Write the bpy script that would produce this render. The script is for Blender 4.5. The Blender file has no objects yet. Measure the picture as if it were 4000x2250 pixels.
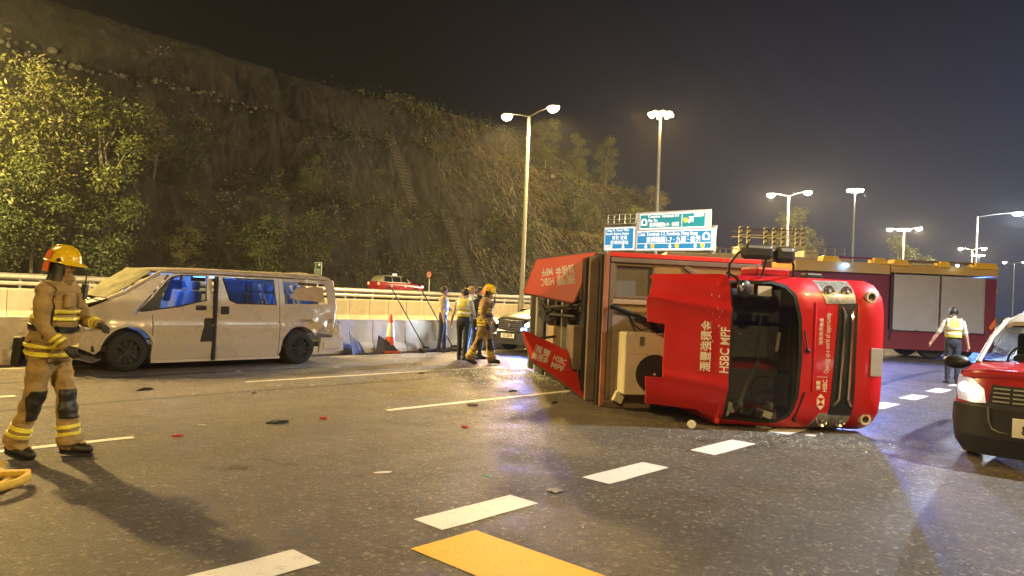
import bpy, bmesh, math, random
import numpy as np
from mathutils import Vector, Matrix, noise as mnoise
from mathutils.geometry import tessellate_polygon
random.seed(7); rng = np.random.default_rng(11)
S = bpy.context.scene
C = S.collection
rad = math.radians

# ---------------------------------------------------------------- camera
CAM_H = 1.6
cam_d = bpy.data.cameras.new('camera'); cam = bpy.data.objects.new('camera', cam_d); C.objects.link(cam)
cam_d.sensor_width = 36; cam_d.lens = 26.0; cam_d.clip_start = 0.1; cam_d.clip_end = 3000
_p, _r = rad(0.57), rad(2.52)
_f = Vector((0, math.cos(_p), math.sin(_p))); _r0 = Vector((1, 0, 0)); _u0 = _r0.cross(_f)
_R = _r0 * math.cos(_r) + _u0 * math.sin(_r); _U = -_r0 * math.sin(_r) + _u0 * math.cos(_r)
cam.matrix_world = Matrix(((_R.x, _U.x, -_f.x, 0), (_R.y, _U.y, -_f.y, 0), (_R.z, _U.z, -_f.z, CAM_H), (0, 0, 0, 1)))
S.camera = cam

# ---------------------------------------------------------------- night sky and exposure
S.view_settings.view_transform = 'Standard'; S.view_settings.look = 'None'
S.view_settings.exposure = 0.0; S.view_settings.gamma = 1.0; S.view_settings.use_curve_mapping = False
S.cycles.use_denoising = True
S.cycles.sample_clamp_indirect = 4.0
S.cycles.max_bounces = 6; S.cycles.diffuse_bounces = 2; S.cycles.glossy_bounces = 3; S.cycles.transparent_max_bounces = 12
S.cycles.volume_bounces = 0; S.cycles.volume_max_steps = 64
W = bpy.data.worlds.new('World'); S.world = W; W.use_nodes = True
nt = W.node_tree; bg = nt.nodes['Background']
tc = nt.nodes.new('ShaderNodeTexCoord'); sp = nt.nodes.new('ShaderNodeSeparateXYZ'); nt.links.new(tc.outputs['Generated'], sp.inputs[0])
mr = nt.nodes.new('ShaderNodeMapRange'); mr.inputs[1].default_value = -0.15; mr.inputs[2].default_value = 0.55; nt.links.new(sp.outputs['X'], mr.inputs[0])
mx = nt.nodes.new('ShaderNodeMix'); mx.data_type = 'RGBA'; nt.links.new(mr.outputs[0], mx.inputs[0])
mx.inputs[6].default_value = (0.0048, 0.004, 0.003, 1); mx.inputs[7].default_value = (0.002, 0.010, 0.042, 1)
mz = nt.nodes.new('ShaderNodeMapRange'); mz.inputs[1].default_value = 0.0; mz.inputs[2].default_value = 0.40; mz.inputs[3].default_value = 1.7; mz.inputs[4].default_value = 0.5
nt.links.new(sp.outputs['Z'], mz.inputs[0]); nt.links.new(mx.outputs[2], bg.inputs['Color']); nt.links.new(mz.outputs[0], bg.inputs['Strength'])

# ---------------------------------------------------------------- frame of the motorway: u runs along it, v across it
AU = rad(42.5); RZ = rad(47.5)
UD = Vector((math.sin(AU), math.cos(AU), 0)); VD = Vector((-math.cos(AU), math.sin(AU), 0))
def uv(u, v, z=0.0): return UD * u + VD * v + Vector((0, 0, z))

# ---------------------------------------------------------------- materials
MATS = {}
def mat(name, col, rough=0.6, metal=0.0, var=0.12, scale=6.0, bump=0.0, bscale=40.0, emit=None, estr=0.0, spec=0.5, coat=0.0, col2=None, detail=4.0, rvar=0.08, alpha=None):
    if name in MATS: return MATS[name]
    m = bpy.data.materials.new(name); m.use_nodes = True; n = m.node_tree.nodes; l = m.node_tree.links
    b = n['Principled BSDF']; MATS[name] = m
    b.inputs['Roughness'].default_value = rough; b.inputs['Metallic'].default_value = metal
    b.inputs['Specular IOR Level'].default_value = spec; b.inputs['Coat Weight'].default_value = coat; b.inputs['Coat Roughness'].default_value = 0.08
    if var > 0 or bump > 0 or col2:
        t = n.new('ShaderNodeTexCoord')
        a = n.new('ShaderNodeTexNoise'); a.inputs['Scale'].default_value = scale; a.inputs['Detail'].default_value = detail; a.inputs['Roughness'].default_value = 0.65
        l.new(t.outputs['Object'], a.inputs['Vector'])
        r = n.new('ShaderNodeMapRange'); r.inputs[1].default_value = 0.3; r.inputs[2].default_value = 0.7; l.new(a.outputs['Fac'], r.inputs[0])
        x = n.new('ShaderNodeMix'); x.data_type = 'RGBA'; l.new(r.outputs[0], x.inputs[0])
        c2 = col2 if col2 else tuple(min(1, c * (1 + var)) for c in col[:3]); c1 = col if col2 else tuple(c * (1 - var) for c in col[:3])
        x.inputs[6].default_value = (*c1[:3], 1); x.inputs[7].default_value = (*c2[:3], 1); l.new(x.outputs[2], b.inputs['Base Color'])
        if rvar > 0:
            q = n.new('ShaderNodeMapRange'); q.inputs[3].default_value = max(0.02, rough - rvar); q.inputs[4].default_value = min(1, rough + rvar)
            l.new(a.outputs['Fac'], q.inputs[0]); l.new(q.outputs[0], b.inputs['Roughness'])
        if bump > 0:
            g = n.new('ShaderNodeTexNoise'); g.inputs['Scale'].default_value = bscale; g.inputs['Detail'].default_value = 5
            l.new(t.outputs['Object'], g.inputs['Vector'])
            k = n.new('ShaderNodeBump'); k.inputs['Strength'].default_value = bump; k.inputs['Distance'].default_value = 0.02
            l.new(g.outputs['Fac'], k.inputs['Height']); l.new(k.outputs[0], b.inputs['Normal'])
    else:
        b.inputs['Base Color'].default_value = (*col[:3], 1)
    if emit:
        b.inputs['Emission Color'].default_value = (*emit, 1); b.inputs['Emission Strength'].default_value = estr
    return m
def glass_mat(name, tint=(0.55, 0.6, 0.62), mixf=0.12, rough=0.03):
    if name in MATS: return MATS[name]
    m = bpy.data.materials.new(name); m.use_nodes = True; n = m.node_tree.nodes; l = m.node_tree.links; n.clear()
    o = n.new('ShaderNodeOutputMaterial'); t = n.new('ShaderNodeBsdfTransparent'); g = n.new('ShaderNodeBsdfGlossy'); mixn = n.new('ShaderNodeMixShader')
    fr = n.new('ShaderNodeFresnel'); fr.inputs[0].default_value = 1.5
    ad = n.new('ShaderNodeMath'); ad.operation = 'ADD'; ad.inputs[1].default_value = mixf - 0.04; l.new(fr.outputs[0], ad.inputs[0])
    ge = n.new('ShaderNodeNewGeometry'); fb = n.new('ShaderNodeMath'); fb.operation = 'SUBTRACT'; fb.inputs[0].default_value = 1.0; l.new(ge.outputs['Backfacing'], fb.inputs[1])   # one reflection per sheet
    mu = n.new('ShaderNodeMath'); mu.operation = 'MULTIPLY'; l.new(ad.outputs[0], mu.inputs[0]); l.new(fb.outputs[0], mu.inputs[1])
    t.inputs[0].default_value = (*tint, 1); g.inputs['Roughness'].default_value = rough; g.inputs[0].default_value = (0.9, 0.92, 0.95, 1)
    l.new(mu.outputs[0], mixn.inputs[0]); l.new(t.outputs[0], mixn.inputs[1]); l.new(g.outputs[0], mixn.inputs[2]); l.new(mixn.outputs[0], o.inputs[0])
    MATS[name] = m; return m
def emis(name, col, s):
    return mat(name, (0.8, 0.8, 0.8), 0.5, var=0, emit=col, estr=s)

# ---------------------------------------------------------------- mesh collecting helper
class MB:
    def __init__(s): s.v = []; s.f = []; s.m = []
    def add(s, vs, fs, mi=0):
        o = len(s.v); s.v += [tuple(p) for p in vs]
        for f in fs: s.f.append(tuple(i + o for i in f)); s.m.append(mi)
        return s
    def box(s, c, d, R=None, mi=0):
        hx, hy, hz = d[0] / 2, d[1] / 2, d[2] / 2
        P = [Vector((x * hx, y * hy, z * hz)) for z in (-1, 1) for y in (-1, 1) for x in (-1, 1)]
        if R is not None: P = [R @ p for p in P]
        c = Vector(c)
        return s.add([p + c for p in P], [(0, 2, 3, 1), (4, 5, 7, 6), (0, 1, 5, 4), (2, 6, 7, 3), (0, 4, 6, 2), (1, 3, 7, 5)], mi)
    def bar(s, p0, p1, w, h, mi=0, upv=(0, 0, 1)):
        p0, p1 = Vector(p0), Vector(p1); d = (p1 - p0); L = d.length; d.normalize(); upv = Vector(upv)
        if abs(d.dot(upv)) > 0.98: upv = Vector((1, 0, 0))
        sd = d.cross(upv).normalized(); up = sd.cross(d)
        R = Matrix((d, sd, up)).transposed()
        return s.box((p0 + p1) / 2, (L, w, h), R, mi)
    def cyl(s, p0, p1, r0, r1=None, n=12, mi=0, caps=True):
        r1 = r0 if r1 is None else r1
        return s.loft([s.ring(p0, Vector(p1) - Vector(p0), r0, n), s.ring(p1, Vector(p1) - Vector(p0), r1, n)], True, caps, mi)
    @staticmethod
    def ring(c, d, r, n, ref=(0, 0, 1)):
        d = Vector(d).normalized(); ref = Vector(ref)
        if abs(d.dot(ref)) > 0.95: ref = Vector((1, 0, 0))
        a = d.cross(ref).normalized(); b = a.cross(d)
        return [Vector(c) + a * (math.cos(2 * math.pi * i / n) * r) - b * (math.sin(2 * math.pi * i / n) * r) for i in range(n)]
    def tube(s, pts, r, n=8, mi=0, caps=True):
        pts = [Vector(p) for p in pts]; rs = r if isinstance(r, (list, tuple)) else [r] * len(pts); rings = []
        for i, p in enumerate(pts):
            d = (pts[min(i + 1, len(pts) - 1)] - pts[max(i - 1, 0)])
            rings.append(s.ring(p, d, rs[i], n))
        return s.loft(rings, True, caps, mi)
    def loft(s, rings, closed=True, caps=True, mi=0):
        n = len(rings[0]); vs = [p for r in rings for p in r]; fs = []
        for k in range(len(rings) - 1):
            for i in range(n if closed else n - 1):
                j = (i + 1) % n; fs.append((k * n + i, k * n + j, (k + 1) * n + j, (k + 1) * n + i))
        if caps: fs.append(tuple(reversed(range(n)))); fs.append(tuple((len(rings) - 1) * n + i for i in range(n)))
        return s.add(vs, fs, mi)
    def ell(s, c, r, nu=14, nv=8, R=None, mi=0, v0=-90, v1=90):
        c = Vector(c); r = (r, r, r) if not hasattr(r, '__len__') else r; rings = []
        for k in range(nv + 1):
            a = rad(v0 + (v1 - v0) * k / nv); a = max(min(a, rad(89.5)), rad(-89.5))
            rg = [Vector((math.cos(a) * math.cos(2 * math.pi * i / nu) * r[0], math.cos(a) * math.sin(2 * math.pi * i / nu) * r[1], math.sin(a) * r[2])) for i in range(nu)]
            rings.append([(R @ p if R is not None else p) + c for p in rg])
        return s.loft(rings, True, True, mi)
    def prism(s, poly, ext, mi=0):
        ext = Vector(ext); n = len(poly); A = [Vector(p) for p in poly]; B = [p + ext for p in A]
        return s.add(A + B, [tuple(range(n)), tuple(reversed(range(n, 2 * n)))] + [(i, i + n, (i + 1) % n + n, (i + 1) % n) for i in range(n)], mi)
    def lathe(s, prof, c=(0, 0, 0), axis=(0, 0, 1), n=20, mi=0, caps=False):
        c = Vector(c); axis = Vector(axis).normalized()
        return s.loft([s.ring(c + axis * z, axis, max(r, 1e-4), n) for r, z in prof], True, caps, mi)
    def plate(s, poly, holes, fn, thick, L=0.15, mi=0, mi_rim=None):
        """flat outline with holes, subdivided, bent by fn(a, b) -> point; thick = vector or fn2(a, b) for the back face"""
        loops = [[Vector((p[0], p[1], 0)) for p in poly]] + [[Vector((p[0], p[1], 0)) for p in h] for h in holes]
        bm = bmesh.new(); vs = [bm.verts.new(p) for lp in loops for p in lp]
        for t in tessellate_polygon(loops):
            try: bm.faces.new([vs[i] for i in t])
            except ValueError: pass
        for _ in range(6):
            es = [e for e in bm.edges if e.calc_length() > L]
            if not es: break
            bmesh.ops.subdivide_edges(bm, edges=es, cuts=1)
            bmesh.ops.triangulate(bm, faces=[f for f in bm.faces if len(f.verts) > 3])
        bmesh.ops.recalc_face_normals(bm, faces=bm.faces)
        bm.verts.index_update(); n = len(bm.verts)
        F = [Vector(fn(v.co.x, v.co.y)) for v in bm.verts]
        B = [Vector(thick(v.co.x, v.co.y)) if callable(thick) else F[i] + Vector(thick) for i, v in enumerate(bm.verts)]
        fs = [tuple(v.index for v in f.verts) for f in bm.faces]
        rim = []
        for e in bm.edges:
            if len(e.link_faces) == 1:
                a, b = e.verts[0].index, e.verts[1].index; rim.append((a, b, b + n, a + n))
        bm.free()
        o = len(s.v); s.add(F + B, fs + [tuple(i + n for i in reversed(f)) for f in fs], mi)
        for f in rim: s.f.append(tuple(i + o for i in f)); s.m.append(mi if mi_rim is None else mi_rim)
        return s
    def mesh(s, name, mats, smooth=None, fix=True):
        me = bpy.data.meshes.new(name); me.from_pydata(s.v, [], s.f)
        for m in (mats if isinstance(mats, (list, tuple)) else [mats]): me.materials.append(m)
        me.polygons.foreach_set('material_index', s.m)
        if fix:
            bm = bmesh.new(); bm.from_mesh(me); bmesh.ops.remove_doubles(bm, verts=bm.verts, dist=0.0002); bmesh.ops.recalc_face_normals(bm, faces=bm.faces); bm.to_mesh(me); bm.free()
        if smooth is not None:
            me.shade_smooth(); me.set_sharp_from_angle(angle=rad(smooth))
        return me
    def build(s, name, mats, parent=None, smooth=None, bevel=None, fix=True, sub=0, seg=2):
        return link(name, s.mesh(name, mats, smooth, fix), parent, bevel, sub, seg)
def link(name, me, parent=None, bevel=None, sub=0, seg=2):
    o = bpy.data.objects.new(name, me); C.objects.link(o)
    if parent is not None: o.parent = parent
    if bevel:
        b = o.modifiers.new('bevel', 'BEVEL'); b.width = bevel; b.segments = seg; b.limit_method = 'ANGLE'; b.angle_limit = rad(40); b.harden_normals = False
    if sub:
        d = o.modifiers.new('sub', 'SUBSURF'); d.levels = sub; d.render_levels = sub
    return o
def tag(o, label=None, cat=None, group=None, kind=None):
    if label: o['label'] = label
    if cat: o['category'] = cat
    if group: o['group'] = group
    if kind: o['kind'] = kind
    return o
def thing(name, label, cat, loc=(0, 0, 0), rz=0.0, group=None):
    o = bpy.data.objects.new(name, None); C.objects.link(o); o.empty_display_size = 0.2
    o.location = loc; o.rotation_euler = (0, 0, rz)
    return tag(o, label, cat, group)
def copy_tree(o, parent=None):
    c = o.copy(); C.objects.link(c)
    if parent is not None: c.parent = parent
    for ch in list(o.children): copy_tree(ch, c)
    return c
def rz3(a): return Matrix.Rotation(a, 3, 'Z')
def text_mesh(txt, size, depth=0.002, align='CENTER', bold=False, sx=1.0):
    cu = bpy.data.curves.new('text', 'FONT'); cu.body = txt; cu.size = size; cu.extrude = depth; cu.align_x = align; cu.align_y = 'CENTER'
    cu.resolution_u = 3; cu.offset = 0.012 * size if bold else 0.0
    o = bpy.data.objects.new('text', cu); C.objects.link(o)
    dg = bpy.context.evaluated_depsgraph_get(); dg.update()
    me = bpy.data.meshes.new_from_object(o.evaluated_get(dg)); bpy.data.objects.remove(o); bpy.data.curves.remove(cu)
    if sx != 1.0:
        for v in me.vertices: v.co.x *= sx
    return me
def text(name, txt, size, m, parent, M, align='CENTER', bold=False, sx=1.0, depth=0.002):
    me = text_mesh(txt, size, depth, align, bold, sx); me.materials.clear(); me.materials.append(m)
    me.transform(M); return link(name, me, parent)
def frame(o, x, y):
    """matrix with text x along vector x, y along vector y, at point o"""
    x = Vector(x).normalized(); y = Vector(y).normalized(); z = x.cross(y)
    return Matrix(((x.x, y.x, z.x, o[0]), (x.y, y.y, z.y, o[1]), (x.z, y.z, z.z, o[2]), (0, 0, 0, 1)))

# ---------------------------------------------------------------- numpy value noise
_NG = rng.random((64, 64, 8)).astype(np.float32)
def vnoise(x, y, k=0):
    xi = np.floor(x).astype(int); yi = np.floor(y).astype(int); fx = x - xi; fy = y - yi
    fx = fx * fx * (3 - 2 * fx); fy = fy * fy * (3 - 2 * fy); g = _NG[:, :, k % 8]
    a = g[xi % 64, yi % 64]; b = g[(xi + 1) % 64, yi % 64]; c = g[xi % 64, (yi + 1) % 64]; d = g[(xi + 1) % 64, (yi + 1) % 64]
    return (a * (1 - fx) + b * fx) * (1 - fy) + (c * (1 - fx) + d * fx) * fy
def fbm(x, y, o=5, k=0):
    r = 0; a = 0.5; f = 1.0
    for i in range(o): r = r + a * (vnoise(x * f + 17 * i, y * f + 9 * i, k + i) - 0.5); a *= 0.5; f *= 2.03
    return r
def np_mesh(name, V, F, mats, mi=None, smooth=False):
    me = bpy.data.meshes.new(name); V = np.asarray(V, np.float32); F = np.asarray(F, np.int32); k = F.shape[1]
    me.vertices.add(len(V)); me.vertices.foreach_set('co', V.ravel()); me.loops.add(F.size); me.loops.foreach_set('vertex_index', F.ravel())
    me.polygons.add(len(F)); me.polygons.foreach_set('loop_start', np.arange(len(F), dtype=np.int32) * k); me.polygons.foreach_set('loop_total', np.full(len(F), k, np.int32))
    for m in mats: me.materials.append(m)
    if mi is not None: me.polygons.foreach_set('material_index', np.asarray(mi, np.int32))
    me.update(calc_edges=True)
    if smooth: me.shade_smooth()
    return me
# ================================================================ SETTING
def asphalt():
    m = bpy.data.materials.new('asphalt'); m.use_nodes = True; n = m.node_tree.nodes; l = m.node_tree.links; b = n['Principled BSDF']
    t = n.new('ShaderNodeTexCoord')
    def noise(sc, det=4, ro=0.6, vec=None):
        a = n.new('ShaderNodeTexNoise'); a.inputs['Scale'].default_value = sc; a.inputs['Detail'].default_value = det; a.inputs['Roughness'].default_value = ro
        l.new(vec or t.outputs['Object'], a.inputs['Vector']); return a.outputs['Fac']
    def mrange(i, a, b_, c, d):
        q = n.new('ShaderNodeMapRange'); q.inputs[1].default_value = a; q.inputs[2].default_value = b_; q.inputs[3].default_value = c; q.inputs[4].default_value = d; l.new(i, q.inputs[0]); return q.outputs[0]
    def mul(a, b_):
        q = n.new('ShaderNodeMath'); q.operation = 'MULTIPLY'; l.new(a, q.inputs[0]); l.new(b_, q.inputs[1]); return q.outputs[0]
    mp = n.new('ShaderNodeMapping'); mp.inputs['Scale'].default_value = (0.12, 1.0, 1.0); l.new(t.outputs['Object'], mp.inputs[0])
    big = mrange(noise(0.35, 5), 0.3, 0.7, 0.78, 1.2)
    streak = mrange(noise(1.3, 4, 0.6, mp.outputs[0]), 0.3, 0.7, 0.8, 1.15)
    grain = mrange(noise(48, 4, 0.8), 0.36, 0.64, 0.35, 1.7)
    vo = n.new('ShaderNodeTexVoronoi'); vo.inputs['Scale'].default_value = 95; l.new(t.outputs['Object'], vo.inputs['Vector'])
    st = mrange(vo.outputs['Distance'], 0.05, 0.5, 1.35, 0.6)
    stain = mrange(noise(0.8, 6, 0.7), 0.60, 0.72, 1.0, 0.55)
    g2 = mrange(noise(15, 7, 0.9), 0.38, 0.62, 0.4, 1.65)
    vs_ = n.new('ShaderNodeTexVoronoi'); vs_.inputs['Scale'].default_value = 34; l.new(t.outputs['Object'], vs_.inputs['Vector']); sx_ = n.new('ShaderNodeSeparateColor'); l.new(vs_.outputs['Color'], sx_.inputs[0])
    spk = mrange(sx_.outputs[0], 0.84, 0.95, 1.0, 3.0)
    grain = mul(mul(grain, g2), spk)
    f = mul(mul(mul(mul(big, streak), grain), st), stain)
    cr = n.new('ShaderNodeMix'); cr.data_type = 'RGBA'; cr.blend_type = 'MULTIPLY'; cr.inputs[0].default_value = 1; cr.inputs[6].default_value = (0.125, 0.102, 0.073, 1)
    cb = n.new('ShaderNodeCombineColor'); [l.new(f, cb.inputs[i]) for i in range(3)]; l.new(cb.outputs[0], cr.inputs[7]); l.new(cr.outputs[2], b.inputs['Base Color'])
    l.new(mrange(noise(1.6, 5), 0.3, 0.7, 0.36, 0.66), b.inputs['Roughness']); b.inputs['Specular IOR Level'].default_value = 0.5
    bp = n.new('ShaderNodeBump'); bp.inputs['Strength'].default_value = 0.8; bp.inputs['Distance'].default_value = 0.02
    l.new(mul(grain, st), bp.inputs['Height']); l.new(bp.outputs[0], b.inputs['Normal'])
    return m
M_ROAD = asphalt()
def paint(name, col, wear=0.5):
    m = bpy.data.materials.new(name); m.use_nodes = True; n = m.node_tree.nodes; l = m.node_tree.links; b = n['Principled BSDF']
    t = n.new('ShaderNodeTexCoord'); a = n.new('ShaderNodeTexNoise'); a.inputs['Scale'].default_value = 9; a.inputs['Detail'].default_value = 8; a.inputs['Roughness'].default_value = 0.75; l.new(t.outputs['Object'], a.inputs['Vector'])
    r = n.new('ShaderNodeMapRange'); r.inputs[1].default_value = wear; r.inputs[2].default_value = wear + 0.14; l.new(a.outputs['Fac'], r.inputs[0])
    x = n.new('ShaderNodeMix'); x.data_type = 'RGBA'; l.new(r.outputs[0], x.inputs[0]); x.inputs[6].default_value = (*col, 1); x.inputs[7].default_value = (col[0] * .3, col[1] * .3, col[2] * .32, 1)
    l.new(x.outputs[2], b.inputs['Base Color']); b.inputs['Roughness'].default_value = 0.55
    g = n.new('ShaderNodeTexNoise'); g.inputs['Scale'].default_value = 70; l.new(t.outputs['Object'], g.inputs['Vector'])
    bp = n.new('ShaderNodeBump'); bp.inputs['Strength'].default_value = 0.5; bp.inputs['Distance'].default_value = 0.01; l.new(g.outputs['Fac'], bp.inputs['Height']); l.new(bp.outputs[0], b.inputs['Normal'])
    return m
M_WHITE = paint('road_paint_white', (0.58, 0.57, 0.53), 0.57); M_YELLOW = paint('road_paint_yellow', (0.68, 0.335, 0.006), 0.60)
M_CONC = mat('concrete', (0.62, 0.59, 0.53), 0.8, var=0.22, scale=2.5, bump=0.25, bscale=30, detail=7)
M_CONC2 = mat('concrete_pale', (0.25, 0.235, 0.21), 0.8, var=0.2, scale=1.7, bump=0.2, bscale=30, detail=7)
M_STEEL = mat('galvanised_steel', (0.55, 0.56, 0.57), 0.42, 0.75, var=0.12, scale=4)
M_POLE = mat('grey_pole_steel', (0.20, 0.20, 0.19), 0.5, 0.5, var=0.1, scale=2)
M_BLACK = mat('black_rubber', (0.012, 0.012, 0.013), 0.75, var=0.3, scale=12, bump=0.15)
M_PLAST = mat('black_plastic', (0.018, 0.018, 0.02), 0.45, var=0.2, scale=9)
M_EARTH = mat('earth', (0.05, 0.042, 0.03), 0.95, var=0.4, scale=0.4, bump=0.6, bscale=3)

def sheet(name, u0, u1, v0, v1, z, m, label=None):
    b = MB(); b.add([(u0, v0, z), (u1, v0, z), (u1, v1, z), (u0, v1, z)], [(0, 1, 2, 3)])
    o = b.build(name, m, fix=False); o.rotation_euler = (0, 0, RZ); return tag(o, label, kind='structure')
gb = MB(); gb.add([(-1500, -1500, -0.06), (1500, -1500, -0.06), (1500, 1500, -0.06), (-1500, 1500, -0.06)], [(0, 1, 2, 3)])
tag(gb.build('ground', M_EARTH, fix=False), 'dark open ground beyond the motorway', kind='structure')
road = sheet('road', -60, 420, -15.5, 15.9, 0.0, M_ROAD, 'grey asphalt carriageway with worn lane markings')
road2 = sheet('opposite_road', -60, 420, 15.9, 30.2, -0.012, M_ROAD, 'empty asphalt carriageway between the two concrete barriers')
# raised service road beyond the second barrier: bank, deck
bk = MB(); bk.loft([[Vector((u, 30.2, -0.05)), Vector((u, 31.2, 0.2)), Vector((u, 34.5, 0.86)), Vector((u, 36.5, 0.9)), Vector((u, 37.6, 0.9)), Vector((u, 38.6, 1.25))] for u in (-60, 0, 60, 140, 300)], closed=False, caps=False)
o = bk.build('verge', M_EARTH, fix=False); o.rotation_euler = (0, 0, RZ); tag(o, 'dark earth bank rising behind the rail topped barrier', kind='structure')
sheet('upper_road', -60, 300, 38.6, 56, 1.25, M_ROAD, 'raised road under the hillside behind the guardrail')
# markings are parts of the road; each dash its own flat piece
def mark(name, u0, u1, v0, v1, m, parent, z=0.004, jit=0.006):
    b = MB(); n = max(2, int((u1 - u0) / 0.25)); k = lambda: random.uniform(-jit, jit)
    lo = [(u0 + (u1 - u0) * i / n + (k() if i in (0, n) else 0), v0 + k(), z) for i in range(n + 1)]; hi = [(u0 + (u1 - u0) * i / n + (k() if i in (0, n) else 0), v1 + k(), z) for i in range(n + 1)]
    b.add(lo + hi, [(i, i + 1, n + 2 + i, n + 1 + i) for i in range(n)]); return b.build(name, m, parent, fix=False)
for k in range(-3, 26):
    u0 = 1.47 + 1.945 * k; mark('lane_dash', u0, u0 + 1.0, 3.665, 3.965, M_WHITE, road)
for v, s in ((7.82, 6.18), (11.28, 6.0)):
    for k in range(-2, 9):
        a = s + 9.35 * k; mark('lane_line', a, a + 6.15, v - 0.055, v + 0.055, M_WHITE, road)
for a in (-20, 10.0, 40): mark('edge_line', a if a != 10.0 else -12, a + 34 if a != 10.0 else 40, 14.48, 14.58, M_WHITE, road, z=0.004 + 0.0001 * (a + 20))
yb = mark('yellow_bar', 3.02, 3.58, -3.2, 3.52, M_YELLOW, road)
# lane lines of the opposite carriageway
for v in (16.9, 20.4, 24.0, 28.0):
    mark('edge_line', -30, 90, v - 0.05, v + 0.05, M_WHITE, road2, z=-0.006)

# ---------------------------------------------------------------- concrete barriers, one panel per joint
def jersey(h, w0, w1, L, gap=0.02):
    P = [(0, 0), (0.0, 0.09), (0.13 * w0 / 0.6, 0.26 * h / 0.83), (0.17 * w0 / 0.6, h - 0.05), (0.18 * w0 / 0.6 + 0.015, h), (w0 - 0.18, h), (w0 - 0.17, h - 0.05), (w0 - 0.13, 0.26), (w0, 0.09), (w0, 0)]
    b = MB(); b.prism([(gap / 2, p[0], p[1]) for p in P], (L - gap, 0, 0)); return b.mesh('barrier_panel', M_CONC)
bar1 = thing('concrete_barrier', 'low pale concrete barrier along the edge of the near carriageway behind the wrecked van', 'barrier', uv(0, 15.2), RZ, 'concrete median barriers')
me1 = jersey(0.83, 0.5, 0.2, 1.05)
for k in range(-10, 60):
    o = link('barrier_panel', me1, bar1); o.location = (k * 1.05, random.uniform(-.008, .008), 0); o.rotation_euler = (random.uniform(-.006, .006), 0, random.uniform(-.004, .004))
kb = MB(); kb.box((25, 0.28, 0.415), (75, 0.16, 0.78)); kb.build('barrier_core', M_BLACK, bar1)
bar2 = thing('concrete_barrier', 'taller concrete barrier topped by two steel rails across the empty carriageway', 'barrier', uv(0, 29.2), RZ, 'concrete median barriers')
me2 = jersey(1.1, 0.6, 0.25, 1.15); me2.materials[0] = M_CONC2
for k in range(-12, 75):
    o = link('barrier_panel', me2, bar2); o.location = (k * 1.15, random.uniform(-.01, .01), 0); o.rotation_euler = (random.uniform(-.008, .008), 0, 0)
kb = MB(); kb.box((36, 0.3, 0.55), (100, 0.2, 1.04)); kb.build('barrier_core', M_BLACK, bar2)
for z, h in ((1.27, 0.13), (1.5, 0.12)):
    rb = MB(); rb.box((36, 0.3, z), (100, 0.14, h)); rb.build('rail_beam', M_STEEL, bar2, bevel=0.03)
rp = MB(); rp.box((0, 0.34, 1.3), (0.07, 0.07, 0.42)); rpm = rp.mesh('rail_post', M_STEEL)
for k in range(-6, 38): o = link('rail_post', rpm, bar2); o.location.x = k * 2.3 + 0.4
# guardrail along the raised road
gr = thing('guardrail', 'thin steel guardrail on posts along the raised road below the hillside', 'guardrail', uv(0, 37.3, 0.9), RZ)
W_ = [(0, 0.45), (0.04, 0.5), (0.0, 0.55), (0, 0.6), (0.04, 0.66), (0, 0.72)]
wb = MB(); wb.loft([[Vector((u, -p[0], p[1])) for p in W_] + [Vector((u, 0.012 - p[0], p[1])) for p in reversed(W_)] for u in (-40, 110)], True, True); wb.build('rail_beam', M_STEEL, gr)
pm = MB().box((0, 0.08, 0.36), (0.11, 0.1, 0.74)).mesh('rail_post', M_STEEL)
for k in range(-20, 52): o = link('rail_post', pm, gr); o.location.x = k * 2.0

# ---------------------------------------------------------------- hillside
def crest(u): return np.interp(u, [-60, 0, 20, 45, 70, 95, 115, 135, 160], [26, 24, 23.5, 23, 23, 19, 13, 6, 3])
def hill_z(u, v):
    d = v - 55.0 + 2.4 * fbm(u * 0.07, v * 0.02, 3, 1)
    per = 6.2; k = np.floor(d / per); t = d / per - k
    st = k * 8.8 + 8.8 * np.clip(t / 0.70, 0, 1) ** 0.9
    z = np.where(d < 0, 0, st) + np.clip(d, 0, 3) / 3 * (2.2 * fbm(u * 0.22, v * 0.22, 5, 2) + 0.9 * fbm(u * 0.9, v * 0.5, 4, 5))
    cr = crest(u); z = np.where(z > cr, cr + (z - cr) * 0.12, z)
    return np.maximum(z, 0) * np.clip((d + 0.5) / 1.0, 0, 1) + 0.86
us = np.arange(-45, 175, 0.7); vs = np.concatenate([np.arange(50, 105, 0.55), np.arange(105, 150, 3)])
UU, VV = np.meshgrid(us, vs, indexing='ij'); ZZ = hill_z(UU, VV)
_w = np.clip((ZZ - 1.2) / 3, 0, 1)
_d = (2.6 * fbm(UU * .16, ZZ * .10, 5, 4) + 1.5 * np.abs(fbm(UU * .55, ZZ * .16, 4, 6)) * 2.2 + 0.9 * fbm(UU * 1.1, ZZ * .5, 3, 1)) * _w
XX = UU * UD.x + (VV + _d) * VD.x; YY = UU * UD.y + (VV + _d) * VD.y
V = np.stack([XX, YY, ZZ], -1).reshape(-1, 3); nv = len(vs); nu = len(us)
ii, jj = np.meshgrid(np.arange(nu - 1), np.arange(nv - 1), indexing='ij'); q = (ii * nv + jj).ravel()
F = np.stack([q, q + nv, q + nv + 1, q + 1], -1)
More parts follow.
